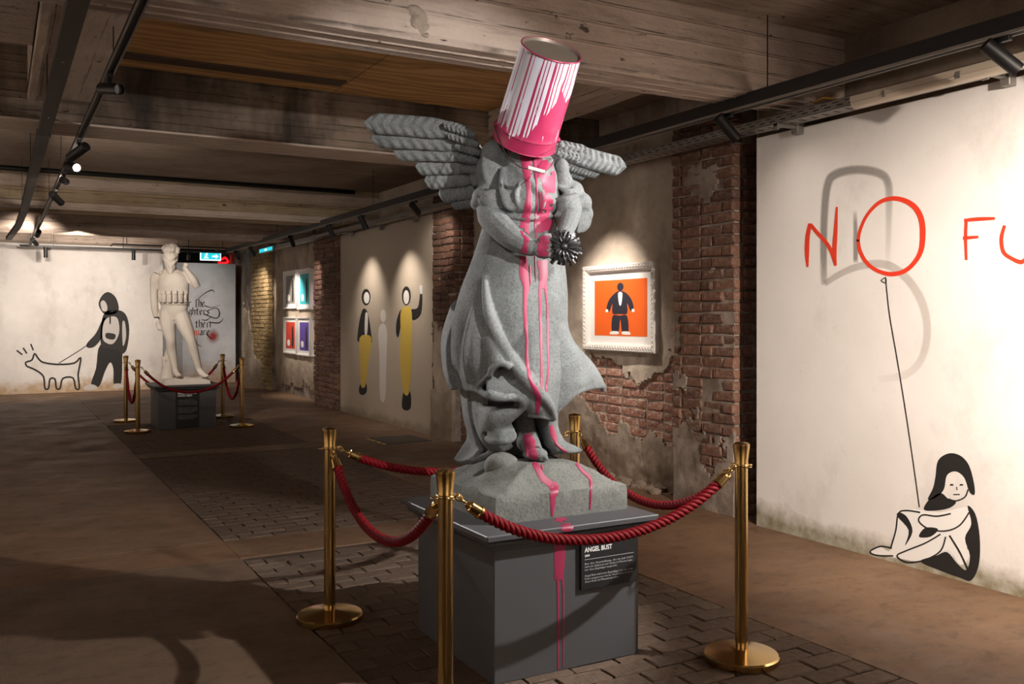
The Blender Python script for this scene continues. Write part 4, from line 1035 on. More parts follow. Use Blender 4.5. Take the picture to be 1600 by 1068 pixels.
# ---------------------------------------------------------------- the stone angel
def stonemat(name, c0, c1, spec=0.45):
    k = NT(name)
    c = k.mix(k.ramp(k.noise(3.2, 6, rough=0.65), [(0.34, 0.0), (0.66, 1.0)]), c0, c1)
    c = k.mix(k.ramp(k.noise(6.5, 6, k.scale(k.co(), (1, 1, 1), (4, 1, 7)), 0.7), [(0.56, 0.0), (0.72, 0.35)]), c, (0.23, 0.31, 0.29))
    c = k.mix(k.ramp(k.noise(95, 4, rough=0.7), [(0.36, 0.55), (0.5, 0.0)]), c, tuple(v*0.42 for v in c0))
    c = k.mix(k.ramp(k.noise(120, 3, k.scale(k.co(), (1, 1, 1), (9, 3, 2)), 0.7), [(0.56, 0.0), (0.68, 0.35)]), c, tuple(min(1, v*1.6) for v in c1))
    k.color(c).rough(0.85)
    k.bump(k.math('ADD', k.noise(75, 5, rough=0.7), k.math('MULTIPLY', k.noise(22, 5), 1.2)), 0.6, 0.006); return k.m
M['stone'] = stonemat('weathered_grey_stone', (0.105, 0.113, 0.113), (0.185, 0.197, 0.195))
M['stone_base'] = stonemat('base_grey_stone', (0.115, 0.12, 0.11), (0.195, 0.20, 0.18))
M['pink'] = plain('wet_pink_paint', (0.29, 0.019, 0.066), 0.5, 0, 0.08, 12)
D0 = 4.55
def S(px, py, dv=0.0): return at(px, py, D0+dv)
AR = Vector((2.285, 3.92, 0.66))
angel = empty('angel_statue', 'grey stone winged angel statue with pink paint running down its robe', 'statue', AR[:])
def remesh(parts, vox=0.008, smooth=6, fac=0.5):
    V, Fc = join_vf(parts); me = mesh([v for v in V], Fc)
    bm = bmesh.new(); bm.from_mesh(me); bmesh.ops.recalc_face_normals(bm, faces=bm.faces[:]); bm.to_mesh(me); bm.free()
    o = bpy.data.objects.new('tmp', me); COL.objects.link(o)
    r = o.modifiers.new('r', 'REMESH'); r.mode = 'VOXEL'; r.voxel_size = vox; r.use_smooth_shade = True
    s = o.modifiers.new('s', 'SMOOTH'); s.iterations = smooth; s.factor = fac
    bpy.context.view_layer.update(); dg = bpy.context.evaluated_depsgraph_get()
    out = bpy.data.meshes.new_from_object(o.evaluated_get(dg)); bpy.data.objects.remove(o); out.materials.clear()
    out.shade_smooth(); return out
def shift(me, root):
    for v in me.vertices: v.co -= root
    me.update(); return me
def loft(secs, cap=True):
    n = len(secs[0]); V = [Vector(v) for s in secs for v in s]; Fc = []
    for i in range(len(secs)-1):
        for k_ in range(n): Fc.append((i*n+k_, i*n+(k_+1) % n, (i+1)*n+(k_+1) % n, (i+1)*n+k_))
    if cap: Fc += [tuple(range(n-1, -1, -1)), tuple(range((len(secs)-1)*n, len(secs)*n))]
    return V, Fc
def rings(rows, n=56, fold=None, sub=5, dc=0.0):
    """rows (py, left px, right px, front depth, back depth, centre depth) -> smooth loft"""
    A = catmull([Vector((r[0], r[1], r[2])) for r in rows], sub); B = catmull([Vector((r[3], r[4], r[5] if len(r) > 5 else dc)) for r in rows], sub)
    secs = []
    for a, b in zip(A, B):
        ring = []
        for k_ in range(n):
            th = 2*pi*k_/n; m = 1.0+(fold(th, a.x) if fold else 0.0)
            cx = (a.y+a.z)/2; hw = (a.z-a.y)/2
            ring.append(S(cx+hw*m*cos(th), a.x, b.z-(b.x if sin(th) > 0 else b.y)*m*sin(th)))
        secs.append(ring)
    return loft(secs)
def T(pts, rad, n=12, k=5):
    P = catmull([S(*p) for p in pts], k); R_ = [v.x for v in catmull([Vector((r, 0, 0)) for r in rad], k)]
    return tube_vf(P, R_, n)
def ball(px, py, dv, r, sx=1, sy=1, sz=1):
    bm = bmesh.new(); bmesh.ops.create_icosphere(bm, subdivisions=3, radius=1.0); c = S(px, py, dv)
    V = []
    for v in bm.verts:
        q = v.co; V.append(c+Vector((CA, -SA, 0))*(q.x*r*sx)+Vector((SA, CA, 0))*(q.y*r*sy)+Vector((0, 0, 1))*(q.z*r*sz))
    Fc = [tuple(v.index for v in f.verts) for f in bm.faces]; bm.free(); return V, Fc
def sheet(rows, thick, k=5):
    """cloth sheet through control points, given a thickness"""
    rr = [catmull([S(*p) for p in r], k) for r in rows]
    cols = [catmull([r[j] for r in rr], k) for j in range(len(rr[0]))]
    nj, ni = len(cols), len(cols[0]); V = [cols[j][i] for i in range(ni) for j in range(nj)]; N = []
    for i in range(ni):
        for j in range(nj):
            a = cols[min(j+1, nj-1)][i]-cols[max(j-1, 0)][i]; b = cols[j][min(i+1, ni-1)]-cols[j][max(i-1, 0)]
            n_ = a.cross(b); N.append(n_.normalized() if n_.length > 1e-9 else Vector((0, -1, 0)))
    F1 = V; W = [v+n_*(-thick/2) for v, n_ in zip(V, N)]+[v+n_*(thick/2) for v, n_ in zip(V, N)]; b = ni*nj; Fc = []
    for i in range(ni-1):
        for j in range(nj-1):
            q = (i*nj+j, i*nj+j+1, (i+1)*nj+j+1, (i+1)*nj+j); Fc.append(q); Fc.append(tuple(x+b for x in q[::-1]))
    loop = [j for j in range(nj)]+[i*nj+nj-1 for i in range(1, ni)]+[(ni-1)*nj+j for j in range(nj-2, -1, -1)]+[i*nj for i in range(ni-2, 0, -1)]
    for q in range(len(loop)): x, y = loop[q], loop[(q+1) % len(loop)]; Fc.append((y, x, x+b, y+b))
    return W, Fc
# skirt
def skirtfold(th, py):
    g = min(1.0, max(0.0, (py-350)/170.0))
    a = 0.035*sin(5*th+1.2-(py-350)*0.006)+0.02*sin(9*th+0.4+(py-350)*0.008)
    if sin(th) > 0.25: a *= 0.35
    return g*a*1.4
sk = [rings([(330, 768, 866, .14, .13, .0), (345, 757, 869, .16, .15, .0), (375, 747, 876, .19, .18, 0), (410, 735, 881, .22, .21, 0), (450, 720, 884, .245, .23, 0), (490, 710, 884, .26, .25, .0), (530, 706, 882, .26, .25, .0), (570, 708, 879, .25, .25, .0), (600, 722, 872, .21, .24, .02)], fold=skirtfold),
      rings([(590, 735, 862, .10, .2, .06), (630, 742, 862, .06, .2, .08), (670, 745, 862, .02, .18, .1), (720, 740, 870, .0, .18, .1)], n=32),
      # left outer sheet falling to the rolled hem
      sheet([[(748, 400, -.08), (762, 395, -.13), (772, 400, -.16)], [(728, 450, -.04), (746, 455, -.16), (764, 462, -.19)], [(712, 500, .04), (736, 515, -.19), (762, 520, -.22)], [(706, 560, .07), (735, 570, -.21), (776, 560, -.26)], [(712, 604, .06), (742, 606, -.19), (763, 590, -.29), ], ][:4]+[[(712, 604, .06), (742, 610, -.18), (764, 588, -.33)]], .028),
      # back sheet, its hem seen at the far left
      sheet([[(716, 470, .14), (708, 480, .06), (716, 490, -.02)], [(697, 520, .2), (694, 530, .08), (702, 540, -.03)], [(696, 575, .2), (698, 580, .08), (706, 590, -.02)], [(708, 602, .16), (708, 608, .08), (716, 606, .0)]], .03),
      # upper cowl of the cascade: tip, lip
      sheet([[(745, 530, -.20), (765, 525, -.27), (782, 535, -.27)], [(748, 560, -.21), (772, 555, -.32), (793, 562, -.31)], [(750, 585, -.20), (766, 580, -.33), (786, 566, -.36), (799, 574, -.36)][:3]], .026),
      T([(766, 588, -.33), (770, 574, -.35), (784, 567, -.36), (798, 574, -.35)], [.012, .014, .016, .018]),
      sheet([[(763, 588, -.29), (778, 578, -.27), (795, 582, -.25)], [(760, 602, -.31), (780, 598, -.29), (803, 604, -.28)], [(762, 614, -.33), (784, 616, -.33), (812, 618, -.31)], [(768, 622, -.33), (788, 626, -.34), (816, 628, -.31)]], .024),
      T([(738, 607, -.18), (752, 612, -.24), (766, 619, -.32), (786, 622, -.345), (806, 618, -.33), (816, 626, -.31), (815, 638, -.28), (803, 650, -.27), (788, 661, -.27), (774, 670, -.25)], [.012, .016, .019, .019, .018, .018, .017, .017, .016, .012]),
      # second fold
      sheet([[(745, 632, -.10), (765, 638, -.16), (812, 634, -.20)], [(750, 648, -.13), (768, 642, -.26), (808, 642, -.28)], [(752, 665, -.13), (766, 656, -.27), (797, 653, -.28)], [(752, 680, -.12), (770, 668, -.25), (786, 662, -.26)]], .026),
      # third fold and its lip
      sheet([[(764, 664, -.20), (778, 664, -.25), (797, 658, -.25)], [(764, 676, -.22), (782, 676, -.27), (804, 672, -.26)], [(762, 686, -.22), (782, 688, -.28), (804, 682, -.26)]], .026),
      T([(760, 684, -.2), (770, 690, -.26), (785, 690, -.285), (800, 685, -.27), (805, 677, -.25)], [.014, .017, .018, .017, .012]),
      sheet([[(735, 600, .0), (745, 605, -.08), (760, 612, -.16)], [(740, 640, -.02), (748, 648, -.1), (758, 650, -.15)], [(750, 675, -.06), (758, 690, -.14), (768, 692, -.16)], [(764, 700, -.08), (776, 702, -.13), (790, 700, -.14)]], .03),
      # tail left
      sheet([[(722, 602, .10), (728, 606, .02), (734, 608, -.04)], [(727, 645, .1), (732, 650, .03), (738, 650, -.03)], [(733, 680, .08), (742, 688, .0), (748, 690, -.06)], [(722, 702, .02), (738, 708, -.04), (752, 704, -.1)], [(710, 720, -.02), (722, 724, -.06), (738, 720, -.12)]], .032),
      T([(735, 722, -.1), (760, 712, -.13), (785, 702, -.13), (800, 694, -.12)], [.014, .018, .018, .014]),
      # panel over the shin and its diagonal folds
      sheet([[(780, 490, -.16), (830, 490, -.2), (872, 490, -.12)], [(782, 535, -.215), (830, 535, -.265), (872, 535, -.17)], [(785, 575, -.26), (832, 580, -.30), (874, 585, -.2)], [(798, 615, -.25), (836, 618, -.30), (870, 625, -.19)], [(814, 640, -.21), (840, 645, -.27), (866, 655, -.16)]], .03),
      T([(757, 430, -.20), (762, 480, -.245), (778, 525, -.285), (805, 570, -.315), (835, 605, -.32), (858, 632, -.27), (866, 655, -.18)], [.012, .026, .032, .034, .032, .024, .014]),
      T([(790, 572, -.28), (812, 610, -.28), (838, 636, -.28), (850, 646, -.25)], [.010, .018, .018, .012]),
      T([(752, 450, -.15), (738, 500, -.19), (730, 550, -.19), (734, 595, -.17)], [.01, .022, .028, .022]),
      T([(812, 642, -.19), (828, 648, -.25), (848, 650, -.25), (864, 656, -.17)], [.012, .014, .014, .012]),
      # right flap
      sheet([[(862, 440, -.10), (876, 445, -.0), (880, 450, .1)], [(862, 515, -.13), (883, 515, -.05), (886, 522, .12)], [(864, 580, -.16), (899, 560, -.10), (926, 572, .08)], [(867, 620, -.15), (902, 592, -.11), (940, 596, .04)], [(866, 645, -.12), (900, 610, -.10), (943, 603, .04)]], .03),
      T([(867, 645, -.12), (884, 628, -.115), (902, 612, -.10), (924, 604, -.03), (942, 603, .04), (941, 612, .05)], [.012, .014, .016, .016, .018, .012]),
      # drape behind the foot, trailing right
      sheet([[(838, 625, -.14), (855, 630, -.16), (870, 632, -.08)], [(842, 662, -.08), (856, 665, -.14), (868, 664, -.06)], [(848, 685, -.07), (862, 688, -.13), (880, 690, -.05)], [(856, 700, -.1), (876, 702, -.12), (905, 703, -.02)], [(868, 707, -.13), (886, 708, -.1), (906, 707, -.03)]], .032),
      rings([(640, 846, 872, .06, .1, .0), (680, 850, 874, .08, .1, 0), (708, 856, 890, .1, .1, 0)], n=20)]
skirt = remesh(sk, .0065, 4)
link('robe_skirt', shift(skirt, AR), M['stone'], angel)
bod = [rings([(346, 772, 867, .155, .13, .0), (334, 776, 866, .15, .13, .0), (330, 772, 871, .185, .15, 0), (318, 769, 876, .205, .16, 0), (292, 771, 877, .195, .16, 0), (268, 777, 873, .175, .15, .0), (248, 788, 864, .145, .13, -.01), (234, 802, 853, .11, .1, -.03), (214, 806, 852, .1, .1, -.06)],
             fold=lambda th, py: 0.02*sin(11*th+py*.03)*(1 if 255 < py < 330 else 0)),
       T([(796, 250, -.10), (812, 270, -.145), (835, 292, -.178), (866, 318, -.14)], [.02, .026, .028, .02]), T([(862, 250, -.09), (850, 268, -.14), (838, 284, -.17)], [.018, .024, .02]),
       T([(786, 262, -.11), (784, 290, -.16), (790, 318, -.18), (800, 328, -.18)], [.014, .02, .018, .01]), T([(812, 285, -.19), (806, 305, -.2), (812, 326, -.19)], [.008, .013, .01]), T([(846, 295, -.19), (850, 312, -.19), (846, 328, -.18)], [.008, .013, .01]),
       T([(775, 334, -.09), (800, 339, -.15), (830, 341, -.165), (864, 337, -.1)], [.010, .012, .012, .010])]
link('bodice', shift(remesh(bod, .0075, 4), AR), M['stone'], angel)
sl = [ball(772, 243, .0, .072, .95, 1.2, 1.05), ball(769, 268, -.01, .082, 1.0, 1.15, 1.2), ball(771, 290, -.02, .078, 1, 1.1, .9), ball(757, 308, -.04, .062, 1, 1.3, .9), ball(785, 304, -.06, .058, .95, 1.3, .9), ball(771, 314, -.09, .07, 1.1, 1, .7), ball(749, 318, -.03, .05, .9, 1.3, .75), ball(794, 318, -.06, .034, .8, 1.3, .9), ball(770, 312, .05, .08),
      T([(745, 298, -.07), (758, 303, -.13), (775, 300, -.14), (794, 302, -.1)], [.012, .018, .018, .012]), T([(758, 232, -.05), (757, 262, -.08), (762, 286, -.09)], [.012, .018, .014]), T([(786, 236, -.05), (791, 262, -.06), (788, 286, -.08)], [.01, .015, .012]),
      T([(748, 326, -.06), (768, 326, -.14), (788, 322, -.13)], [.018, .02, .016])]
link('sleeve', shift(remesh(sl, .0075, 4), AR), M['stone'], angel)
sr = [ball(877, 262, -.04, .042, .95, 1.2, 1.1), ball(879, 284, -.03, .052, .95, 1.2, 1.2), ball(893, 300, .0, .06, 1.05, 1.3, 1.0), ball(886, 322, -.06, .068, 1.0, 1.1, .9), ball(907, 318, .0, .058, 1, 1.4, 1.0), ball(916, 334, .03, .036, 1, 1.4, 1.2),
      T([(868, 336, -.09), (886, 340, -.135), (902, 332, -.1)], [.016, .018, .014]), sheet([[(900, 330, -.06), (914, 332, -.02), (921, 330, .06)], [(901, 348, -.05), (914, 350, -.01), (921, 347, .06)], [(898, 364, -.04), (908, 362, .0), (915, 357, .05)]], .026),
      T([(870, 290, -.08), (884, 298, -.1), (902, 296, -.07)], [.010, .014, .010]), T([(866, 312, -.1), (884, 310, -.13), (904, 304, -.09)], [.01, .015, .01])]
link('sleeve', shift(remesh(sr, .0075, 4), AR), M['stone'], angel)
def finger(p, r): return T(p, r, 8, 4)
al = [T([(764, 318, -.04), (767, 336, -.09), (780, 353, -.16), (800, 371, -.23), (820, 383, -.275), (836, 388, -.30)], [.06, .068, .066, .057, .047, .038]), ball(848, 389, -.315, .044, 1.15, .75, 1.0)]
for (y0, y1, x1, r) in ((375, 374, 862, .0115), (382, 383, 867, .0125), (391, 392, 868, .0125), (399, 400, 864, .011)):
    al.append(finger([(850, y0+2, -.325), (858, y0, -.352), (x1, y1, -.345), (x1+3, y1+1, -.315)], [r*1.15, r*1.1, r, r*.8]))
al.append(finger([(842, 378, -.325), (850, 369, -.345), (861, 367, -.335)], [.015, .014, .010]))
link('forearm', shift(remesh(al, .0045, 3), AR), M['stone'], angel)
ar = [T([(896, 318, -.04), (891, 338, -.10), (886, 354, -.17), (880, 370, -.235)], [.048, .049, .044, .036]), ball(876, 380, -.275, .038, .9, .8, 1.05)]
for (y0, x1, r) in ((374, 864, .0105), (381, 862, .011), (388, 863, .011), (395, 866, .010)):
    ar.append(finger([(876, y0, -.30), (868, y0-1, -.325), (x1, y0+1, -.318)], [r*1.2, r*1.1, r*.8]))
ar.append(finger([(884, 374, -.295), (890, 384, -.325), (884, 392, -.33)], [.013, .012, .009]))
link('forearm', shift(remesh(ar, .0045, 3), AR), M['stone'], angel)
ft = [T([(818, 630, -.06), (820, 655, -.085), (823, 672, -.10), (828, 690, -.13), (834, 706, -.175)], [.05, .048, .046, .047, .045]), ball(822, 690, -.1, .048, 1, 1.2, 1), ball(836, 709, -.165, .052, 1.18, 1.2, .62)]
for (px, py, r) in ((823, 715, .0165), (831, 717.5, .0135), (838.5, 719.5, .013), (846, 720.5, .0125), (853, 719, .0145)):
    ft.append(finger([(px*.6+.4*834, py-11, -.165), (px*.9+.1*836, py-5, -.20), (px, py, -.205)], [r, r*1.05, r*.95]))
link('foot', shift(remesh(ft, .0045, 3), AR), M['stone'], angel)
# rough stone base with a mound under the feet
bx0, bx1, by0, by1 = 1.932, 2.645, 3.572, 4.27
V, Fc = [], []; n = 56
def hill(x, y):
    ex = min(x-bx0, bx1-x, .26)/.26; ey = min((y-by0)*2, (by1-y), .26)/.26
    e = max(0, min(ex, ey)); q = e*e*(3-2*e)
    h = .783+.112*q+.010*noise.noise((x*7, y*7, 2))*min(1, e*6)+.004*noise.noise((x*22, y*22, 5))
    h += .055*math.exp(-(((x-2.055)/.09)**2+((y-3.80)/.08)**2))
    return h
for j in range(n+1):
    for i in range(n+1):
        x = bx0+(bx1-bx0)*i/n; y = by0+(by1-by0)*j/n; edge = i in (0, n) or j in (0, n)
        V.append(Vector((x, y, hill(x, y)-(.006 if edge else 0))))
for j in range(n):
    for i in range(n): a = j*(n+1)+i; Fc.append((a, a+1, a+n+2, a+n+1))
loop = [i for i in range(n+1)]+[j*(n+1)+n for j in range(1, n+1)]+[n*(n+1)+i for i in range(n-1, -1, -1)]+[j*(n+1) for j in range(n-1, 0, -1)]
prev = loop
for q in (.74, .70, .66):
    b = len(V)
    for v in loop: 
        w_ = V[v]; m_ = .004*noise.noise((w_.x*12, w_.y*12, q*20))
        V.append(Vector((w_.x+m_+(.004 if w_.x < 2.2 else -.004)*-1, w_.y+m_-.002, q)))
    cur = list(range(b, b+len(loop)))
    for i in range(len(loop)): Fc.append((prev[i], cur[i], cur[(i+1) % len(loop)], prev[(i+1) % len(loop)]))
    prev = cur
Fc.append(tuple(prev[::-1]))
bm = bmesh.new(); me = mesh(V, Fc); bm.from_mesh(me); bme = autosm(bmm(bm), 50)
link('stone_base', shift(bme, AR), M['stone_base'], angel)
bm_ = [ball(784, 728, -.2, .075, 1.15, 1.0, .9)]
link('stone_lump', shift(remesh(bm_, .008, 3), AR), M['stone_base'], angel)

# wings: every feather a piece of its own
def feather(parent, p0, p1, wd, bow=0.0, th=.022, flip=1, root=.55, ridges=16):
    a, b = S(*p0), S(*p1); ax = b-a; L = ax.length; ax.normalize()
    nrm = Vector((-SA, -CA, 0.0)); nrm = (nrm-ax*nrm.dot(ax)).normalized(); up = nrm.cross(ax)*flip
    if up.z < 0: up = -up
    nu, nv = 64, 10; V, Fc = [], []
    for side in (1, -1):
        for i in range(nu+1):
            t = i/nu
            wt = wd*min(1.0, root+t*1.4)*(1.0 if t < .84 else max(.0, 1-((t-.84)/.163)**2.6))
            for j in range(nv+1):
                s = 2*j/nv-1
                h = th*(1-abs(s)**2.2)*.8
                if side > 0:
                    h += .016*abs(s)**.7*(0.5+0.5*sin(2*pi*(t*ridges+abs(s)*.85)))*(1 if abs(s) < .98 else 0)+(.007 if j == nv//2 else 0)
                    h += .006*noise.noise(Vector((t*7, s*2, p0[0])))
                c_ = a+ax*(t*L)+up*(s*wt*.5+bow*4*t*(1-t)*L)+nrm*(h*side-(.0 if side > 0 else .004))
                V.append(c_)
    m_ = (nu+1)*(nv+1)
    for i in range(nu):
        for j in range(nv):
            q = (i*(nv+1)+j, i*(nv+1)+j+1, (i+1)*(nv+1)+j+1, (i+1)*(nv+1)+j); Fc.append(q); Fc.append(tuple(x+m_ for x in q[::-1]))
    loop = [j for j in range(nv+1)]+[i*(nv+1)+nv for i in range(1, nu+1)]+[nu*(nv+1)+j for j in range(nv-1, -1, -1)]+[i*(nv+1) for i in range(nu-1, 0, -1)]
    for q in range(len(loop)): x, y = loop[q], loop[(q+1) % len(loop)]; Fc.append((y, x, x+m_, y+m_))
    bm = bmesh.new(); bm.from_mesh(mesh(V, Fc)); me = bmm(bm, True)
    return link('feather', shift(me, AR), M['stone'], parent)
wl = remesh([T([(752, 290, .16), (748, 260, .15), (735, 230, .14), (712, 208, .14), (690, 198, .15)], [.05, .06, .05, .04, .025]), sheet([[(745, 225, .20), (700, 196, .20), (640, 192, .2)], [(748, 260, .22), (700, 235, .23), (640, 218, .24)], [(748, 310, .25), (715, 285, .26), (680, 262, .27)]], .03)], .009, 4)
wingL = link('wing', shift(wl, AR), M['stone'], angel)
for (p0, p1, wd, bow) in (((728, 206, .05), (570, 192, .09), .108, .01), ((746, 226, .085), (580, 216, .12), .104, .015), ((750, 243, .115), (616, 238, .15), .096, .02), ((750, 259, .145), (650, 261, .18), .098, .02), ((750, 276, .175), (664, 283, .205), .10, .02), ((750, 296, .205), (686, 304, .23), .098, .02), ((748, 313, .23), (706, 319, .255), .07, .02)):
    feather(wingL, p0, p1, wd, bow, ridges=10 if wd > .1 else 8)
for (p0, p1, wd) in (((742, 212, .01), (694, 195, .03), .052), ((748, 227, .03), (700, 211, .05), .05), ((750, 240, .05), (712, 228, .075), .045), ((750, 254, .075), (716, 246, .105), .045), ((750, 268, .10), (722, 264, .135), .045)):
    feather(wingL, p0, p1, wd, .03, .018, ridges=7)
wr = remesh([T([(868, 248, .12), (890, 240, .15), (915, 246, .17)], [.05, .045, .03]), sheet([[(866, 230, .15), (905, 232, .18), (940, 248, .2)], [(868, 262, .15), (905, 262, .18), (940, 262, .2)]], .03)], .009, 4)
wingR = link('wing', shift(wr, AR), M['stone'], angel)
for (p0, p1, wd, bow) in (((862, 228, .10), (977, 262, .16), .105, -.02), ((868, 250, .13), (938, 270, .18), .07, -.02), ((866, 262, .15), (915, 276, .2), .05, -.02)):
    feather(wingR, p0, p1, wd, bow, flip=-1, ridges=13)
for (p0, p1, wd) in (((862, 222, .08), (916, 234, .125), .05), ((864, 236, .08), (908, 248, .12), .045)):
    feather(wingR, p0, p1, wd, -.02, .018, ridges=7)

# flower held in the hands
fc = S(881, 386, -.36)
fl = empty('carved_flower', 'dark metal daisy held in the stone hands', 'flower', fc[:])
M['darkmetal'] = plain('dark_bronze', (0.05, 0.05, 0.052), 0.38, 0.6, 0.3, 40)
fwd = Vector((-SA, -CA, .12)).normalized(); fx = Vector((0, 0, 1)).cross(fwd).normalized(); fyv = fwd.cross(fx)
def petal(ang, L, wdt, lift, z):
    d = fx*cos(ang)+fyv*sin(ang); sd = fwd.cross(d); V, Fc = [], []; n = 6
    for i in range(n+1):
        t = i/n; w_ = wdt*(.35+1.3*t)*(1 if t < .8 else .62); c_ = d*(.012+L*t)+fwd*(z+lift*t-.03*t*t)
        V += [c_+sd*w_*.5+fwd*.003, c_-fwd*.002, c_-sd*w_*.5+fwd*.003, c_-fwd*.005]
    for i in range(n):
        for j in range(4): Fc.append((i*4+j, i*4+(j+1) % 4, i*4+4+(j+1) % 4, i*4+4+j))
    Fc += [(3, 2, 1, 0), (n*4, n*4+1, n*4+2, n*4+3)]; return mesh(V, Fc)
pbase = {}
rg = random.Random(3)
for (cnt, L, wdt, lift, z) in ((20, .072, .019, .0, .0), (18, .060, .017, .022, .008), (13, .042, .014, .035, .014)):
    for i in range(cnt):
        link('petal', petal(2*pi*i/cnt+rg.uniform(-.1, .1), L*rg.uniform(.85, 1.1), wdt, lift+rg.uniform(-.012, .012), z), M['darkmetal'], fl)
V, Fc = [], []
bm = bmesh.new(); bmesh.ops.create_icosphere(bm, subdivisions=3, radius=.017)
for v in bm.verts: v.co = v.co*(1+.08*noise.noise(v.co*300))+fwd*.014
link('flower_centre', bmm(bm, True), M['darkmetal'], fl)
V, Fc = tube_vf(catmull([fwd*-.004, fwd*-.03+Vector((0, 0, -.02)), S(866, 402, -.34)-fc, S(862, 412, -.31)-fc], 5), .005, 8); link('stem', mesh(V, Fc, True), M['darkmetal'], fl)

# paint bucket on the head
ba, bb = S(819, 221, -.10), S(862, 77, -.36)
baxis = (bb-ba).normalized()
bucket = empty('paint_bucket', 'dented upside-down paint bucket over the angel head, white with pink drips', 'bucket', ba[:])
k = NT('pink_dripped_white_tin'); uvn = k.n('ShaderNodeUVMap'); x, y, z = k.sep(uvn.outputs[0])   # x around, y from mouth to bottom
cmb = k.n('ShaderNodeCombineXYZ'); k.L(k.math('MULTIPLY', x, 58.0), cmb.inputs[0])
n1 = k.n('ShaderNodeTexNoise'); n1.inputs['Scale'].default_value = 1.0; n1.inputs['Detail'].default_value = 1.5; k.L(cmb.outputs[0], n1.inputs['Vector'])
cm2 = k.n('ShaderNodeCombineXYZ'); k.L(k.math('MULTIPLY', x, 16.0), cm2.inputs[0])
n2 = k.n('ShaderNodeTexNoise'); n2.inputs['Scale'].default_value = 1.0; n2.inputs['Detail'].default_value = 3; k.L(cm2.outputs[0], n2.inputs['Vector'])
hgt = k.math('ADD', k.math('MULTIPLY', k.math('POWER', k.ramp(n1.outputs['Fac'], [(.50, 0.0), (.64, 1.0)]), 1.0), 1.6), k.math('ADD', k.math('MULTIPLY', k.ramp(x, [(.47, 0.0), (.60, .62), (.66, .78), (.75, .5), (.82, .2)]), .62), k.math('ADD', .10, k.math('MULTIPLY', k.math('SUBTRACT', n2.outputs['Fac'], .35), .55))))
pink = k.ramp(k.math('SUBTRACT', hgt, y), [(.0, 0.0), (.012, 1.0)])
cm3 = k.n('ShaderNodeCombineXYZ'); k.L(k.math('MULTIPLY', x, 40.0), cm3.inputs[0]); k.L(k.math('MULTIPLY', y, 3.2), cm3.inputs[1])
n3 = k.n('ShaderNodeTexNoise'); n3.inputs['Scale'].default_value = 1.0; n3.inputs['Detail'].default_value = 3; k.L(cm3.outputs[0], n3.inputs['Vector'])
gap = k.math('MULTIPLY', k.ramp(n3.outputs['Fac'], [(.60, 0.0), (.615, 1.0)]), k.ramp(y, [(.12, 0.0), (.3, 1.0)]))
pink = k.math('MULTIPLY', pink, k.math('SUBTRACT', 1.0, gap))
k.color(k.mix(pink, (0.54, 0.54, 0.61), (0.33, 0.023, 0.078))).rough(.32); M['bucket'] = k.m
bx = Vector((CA, -SA, 0)); bx = (bx-baxis*bx.dot(baxis)).normalized(); by = baxis.cross(bx)
BL = (bb-ba).length; nb = 96
def bshell(prof, dent=True):
    """prof (radius, height fraction); seam of the texture at the back"""
    bm = bmesh.new(); uv = bm.loops.layers.uv.new('UVMap'); R_ = []
    for (r, h) in prof:
        row = []
        for k_ in range(nb+1):
            th = 2*pi*k_/nb+pi/2
            rr = r
            if dent and .2 < h < .8:
                rr -= .018*math.exp(-(((k_/nb-.60)/.05)**2+((h-.42)/.13)**2)); rr += .004*sin(h*9+k_*.3)*math.exp(-(((k_/nb-.6)/.12)**2))
            row.append(bm.verts.new(bx*(rr*cos(th))+by*(rr*sin(th))+baxis*(h*BL)))
        R_.append(row)
    for i in range(len(prof)-1):
        for k_ in range(nb):
            f = bm.faces.new((R_[i][k_], R_[i][k_+1], R_[i+1][k_+1], R_[i+1][k_]))
            for lp, (a, b) in zip(f.loops, ((k_, i), (k_+1, i), (k_+1, i+1), (k_, i+1))): lp[uv].uv = (a/nb, prof[b][1])
    bmesh.ops.remove_doubles(bm, verts=bm.verts[:], dist=1e-5)
    me = bpy.data.meshes.new('m'); bmesh.ops.recalc_face_normals(bm, faces=bm.faces[:]); bm.to_mesh(me); bm.free(); return autosm(me, 40)
RB, RT = .155, .142
pr = [(RB-.004, .0), (RB, .0)]+[(RB+(RT-RB)*h, h) for h in (.04, .08, .12)]+[(RB-.0005, .135), (RB+.0015, .145), (RB-.0005, .155)]+[(RB+(RT-RB)*h, h) for h in [.18+.04*i for i in range(20)]]+[(RT, .985), (RT+.003, .99), (RT+.003, 1.0), (RT-.004, 1.0)]
link('can', bshell(pr), M['bucket'], bucket)
pin = [(RB-.004, .0)]+[(RB-.004+(RT-RB)*h, h) for h in (.3, .6, .9)]
link('inner_wall', bshell(pin, False), plain('pink_inside', (0.35, .02, .08), .5), bucket)
link('bottom_disc', bshell([(RT-.004, 1.0), (RT-.008, .985), (RT-.012, .972), (RT*.5, .968), (.001, .966)], False), plain('tin_bottom', (.21, .17, .135), .45, .4, .15, 6), bucket)
link('seam_rim', bshell([(RT+.0032, .988), (RT+.0048, .994), (RT+.0032, 1.002), (RT-.003, 1.002), (RT-.004, .996)], False), plain('pink_tin_rim', (.36, .05, .10), .35, .4), bucket)
link('mouth_rim', bshell([(RB-.002, -.004), (RB+.002, -.003), (RB+.003, .003), (RB+.0005, .008)], False), M['pink'], bucket)
M['wire'] = plain('steel_wire', (.12, .10, .10), .3, .9)
eL, eR = S(773, 207, -.12)-ba, S(866, 232, -.14)-ba
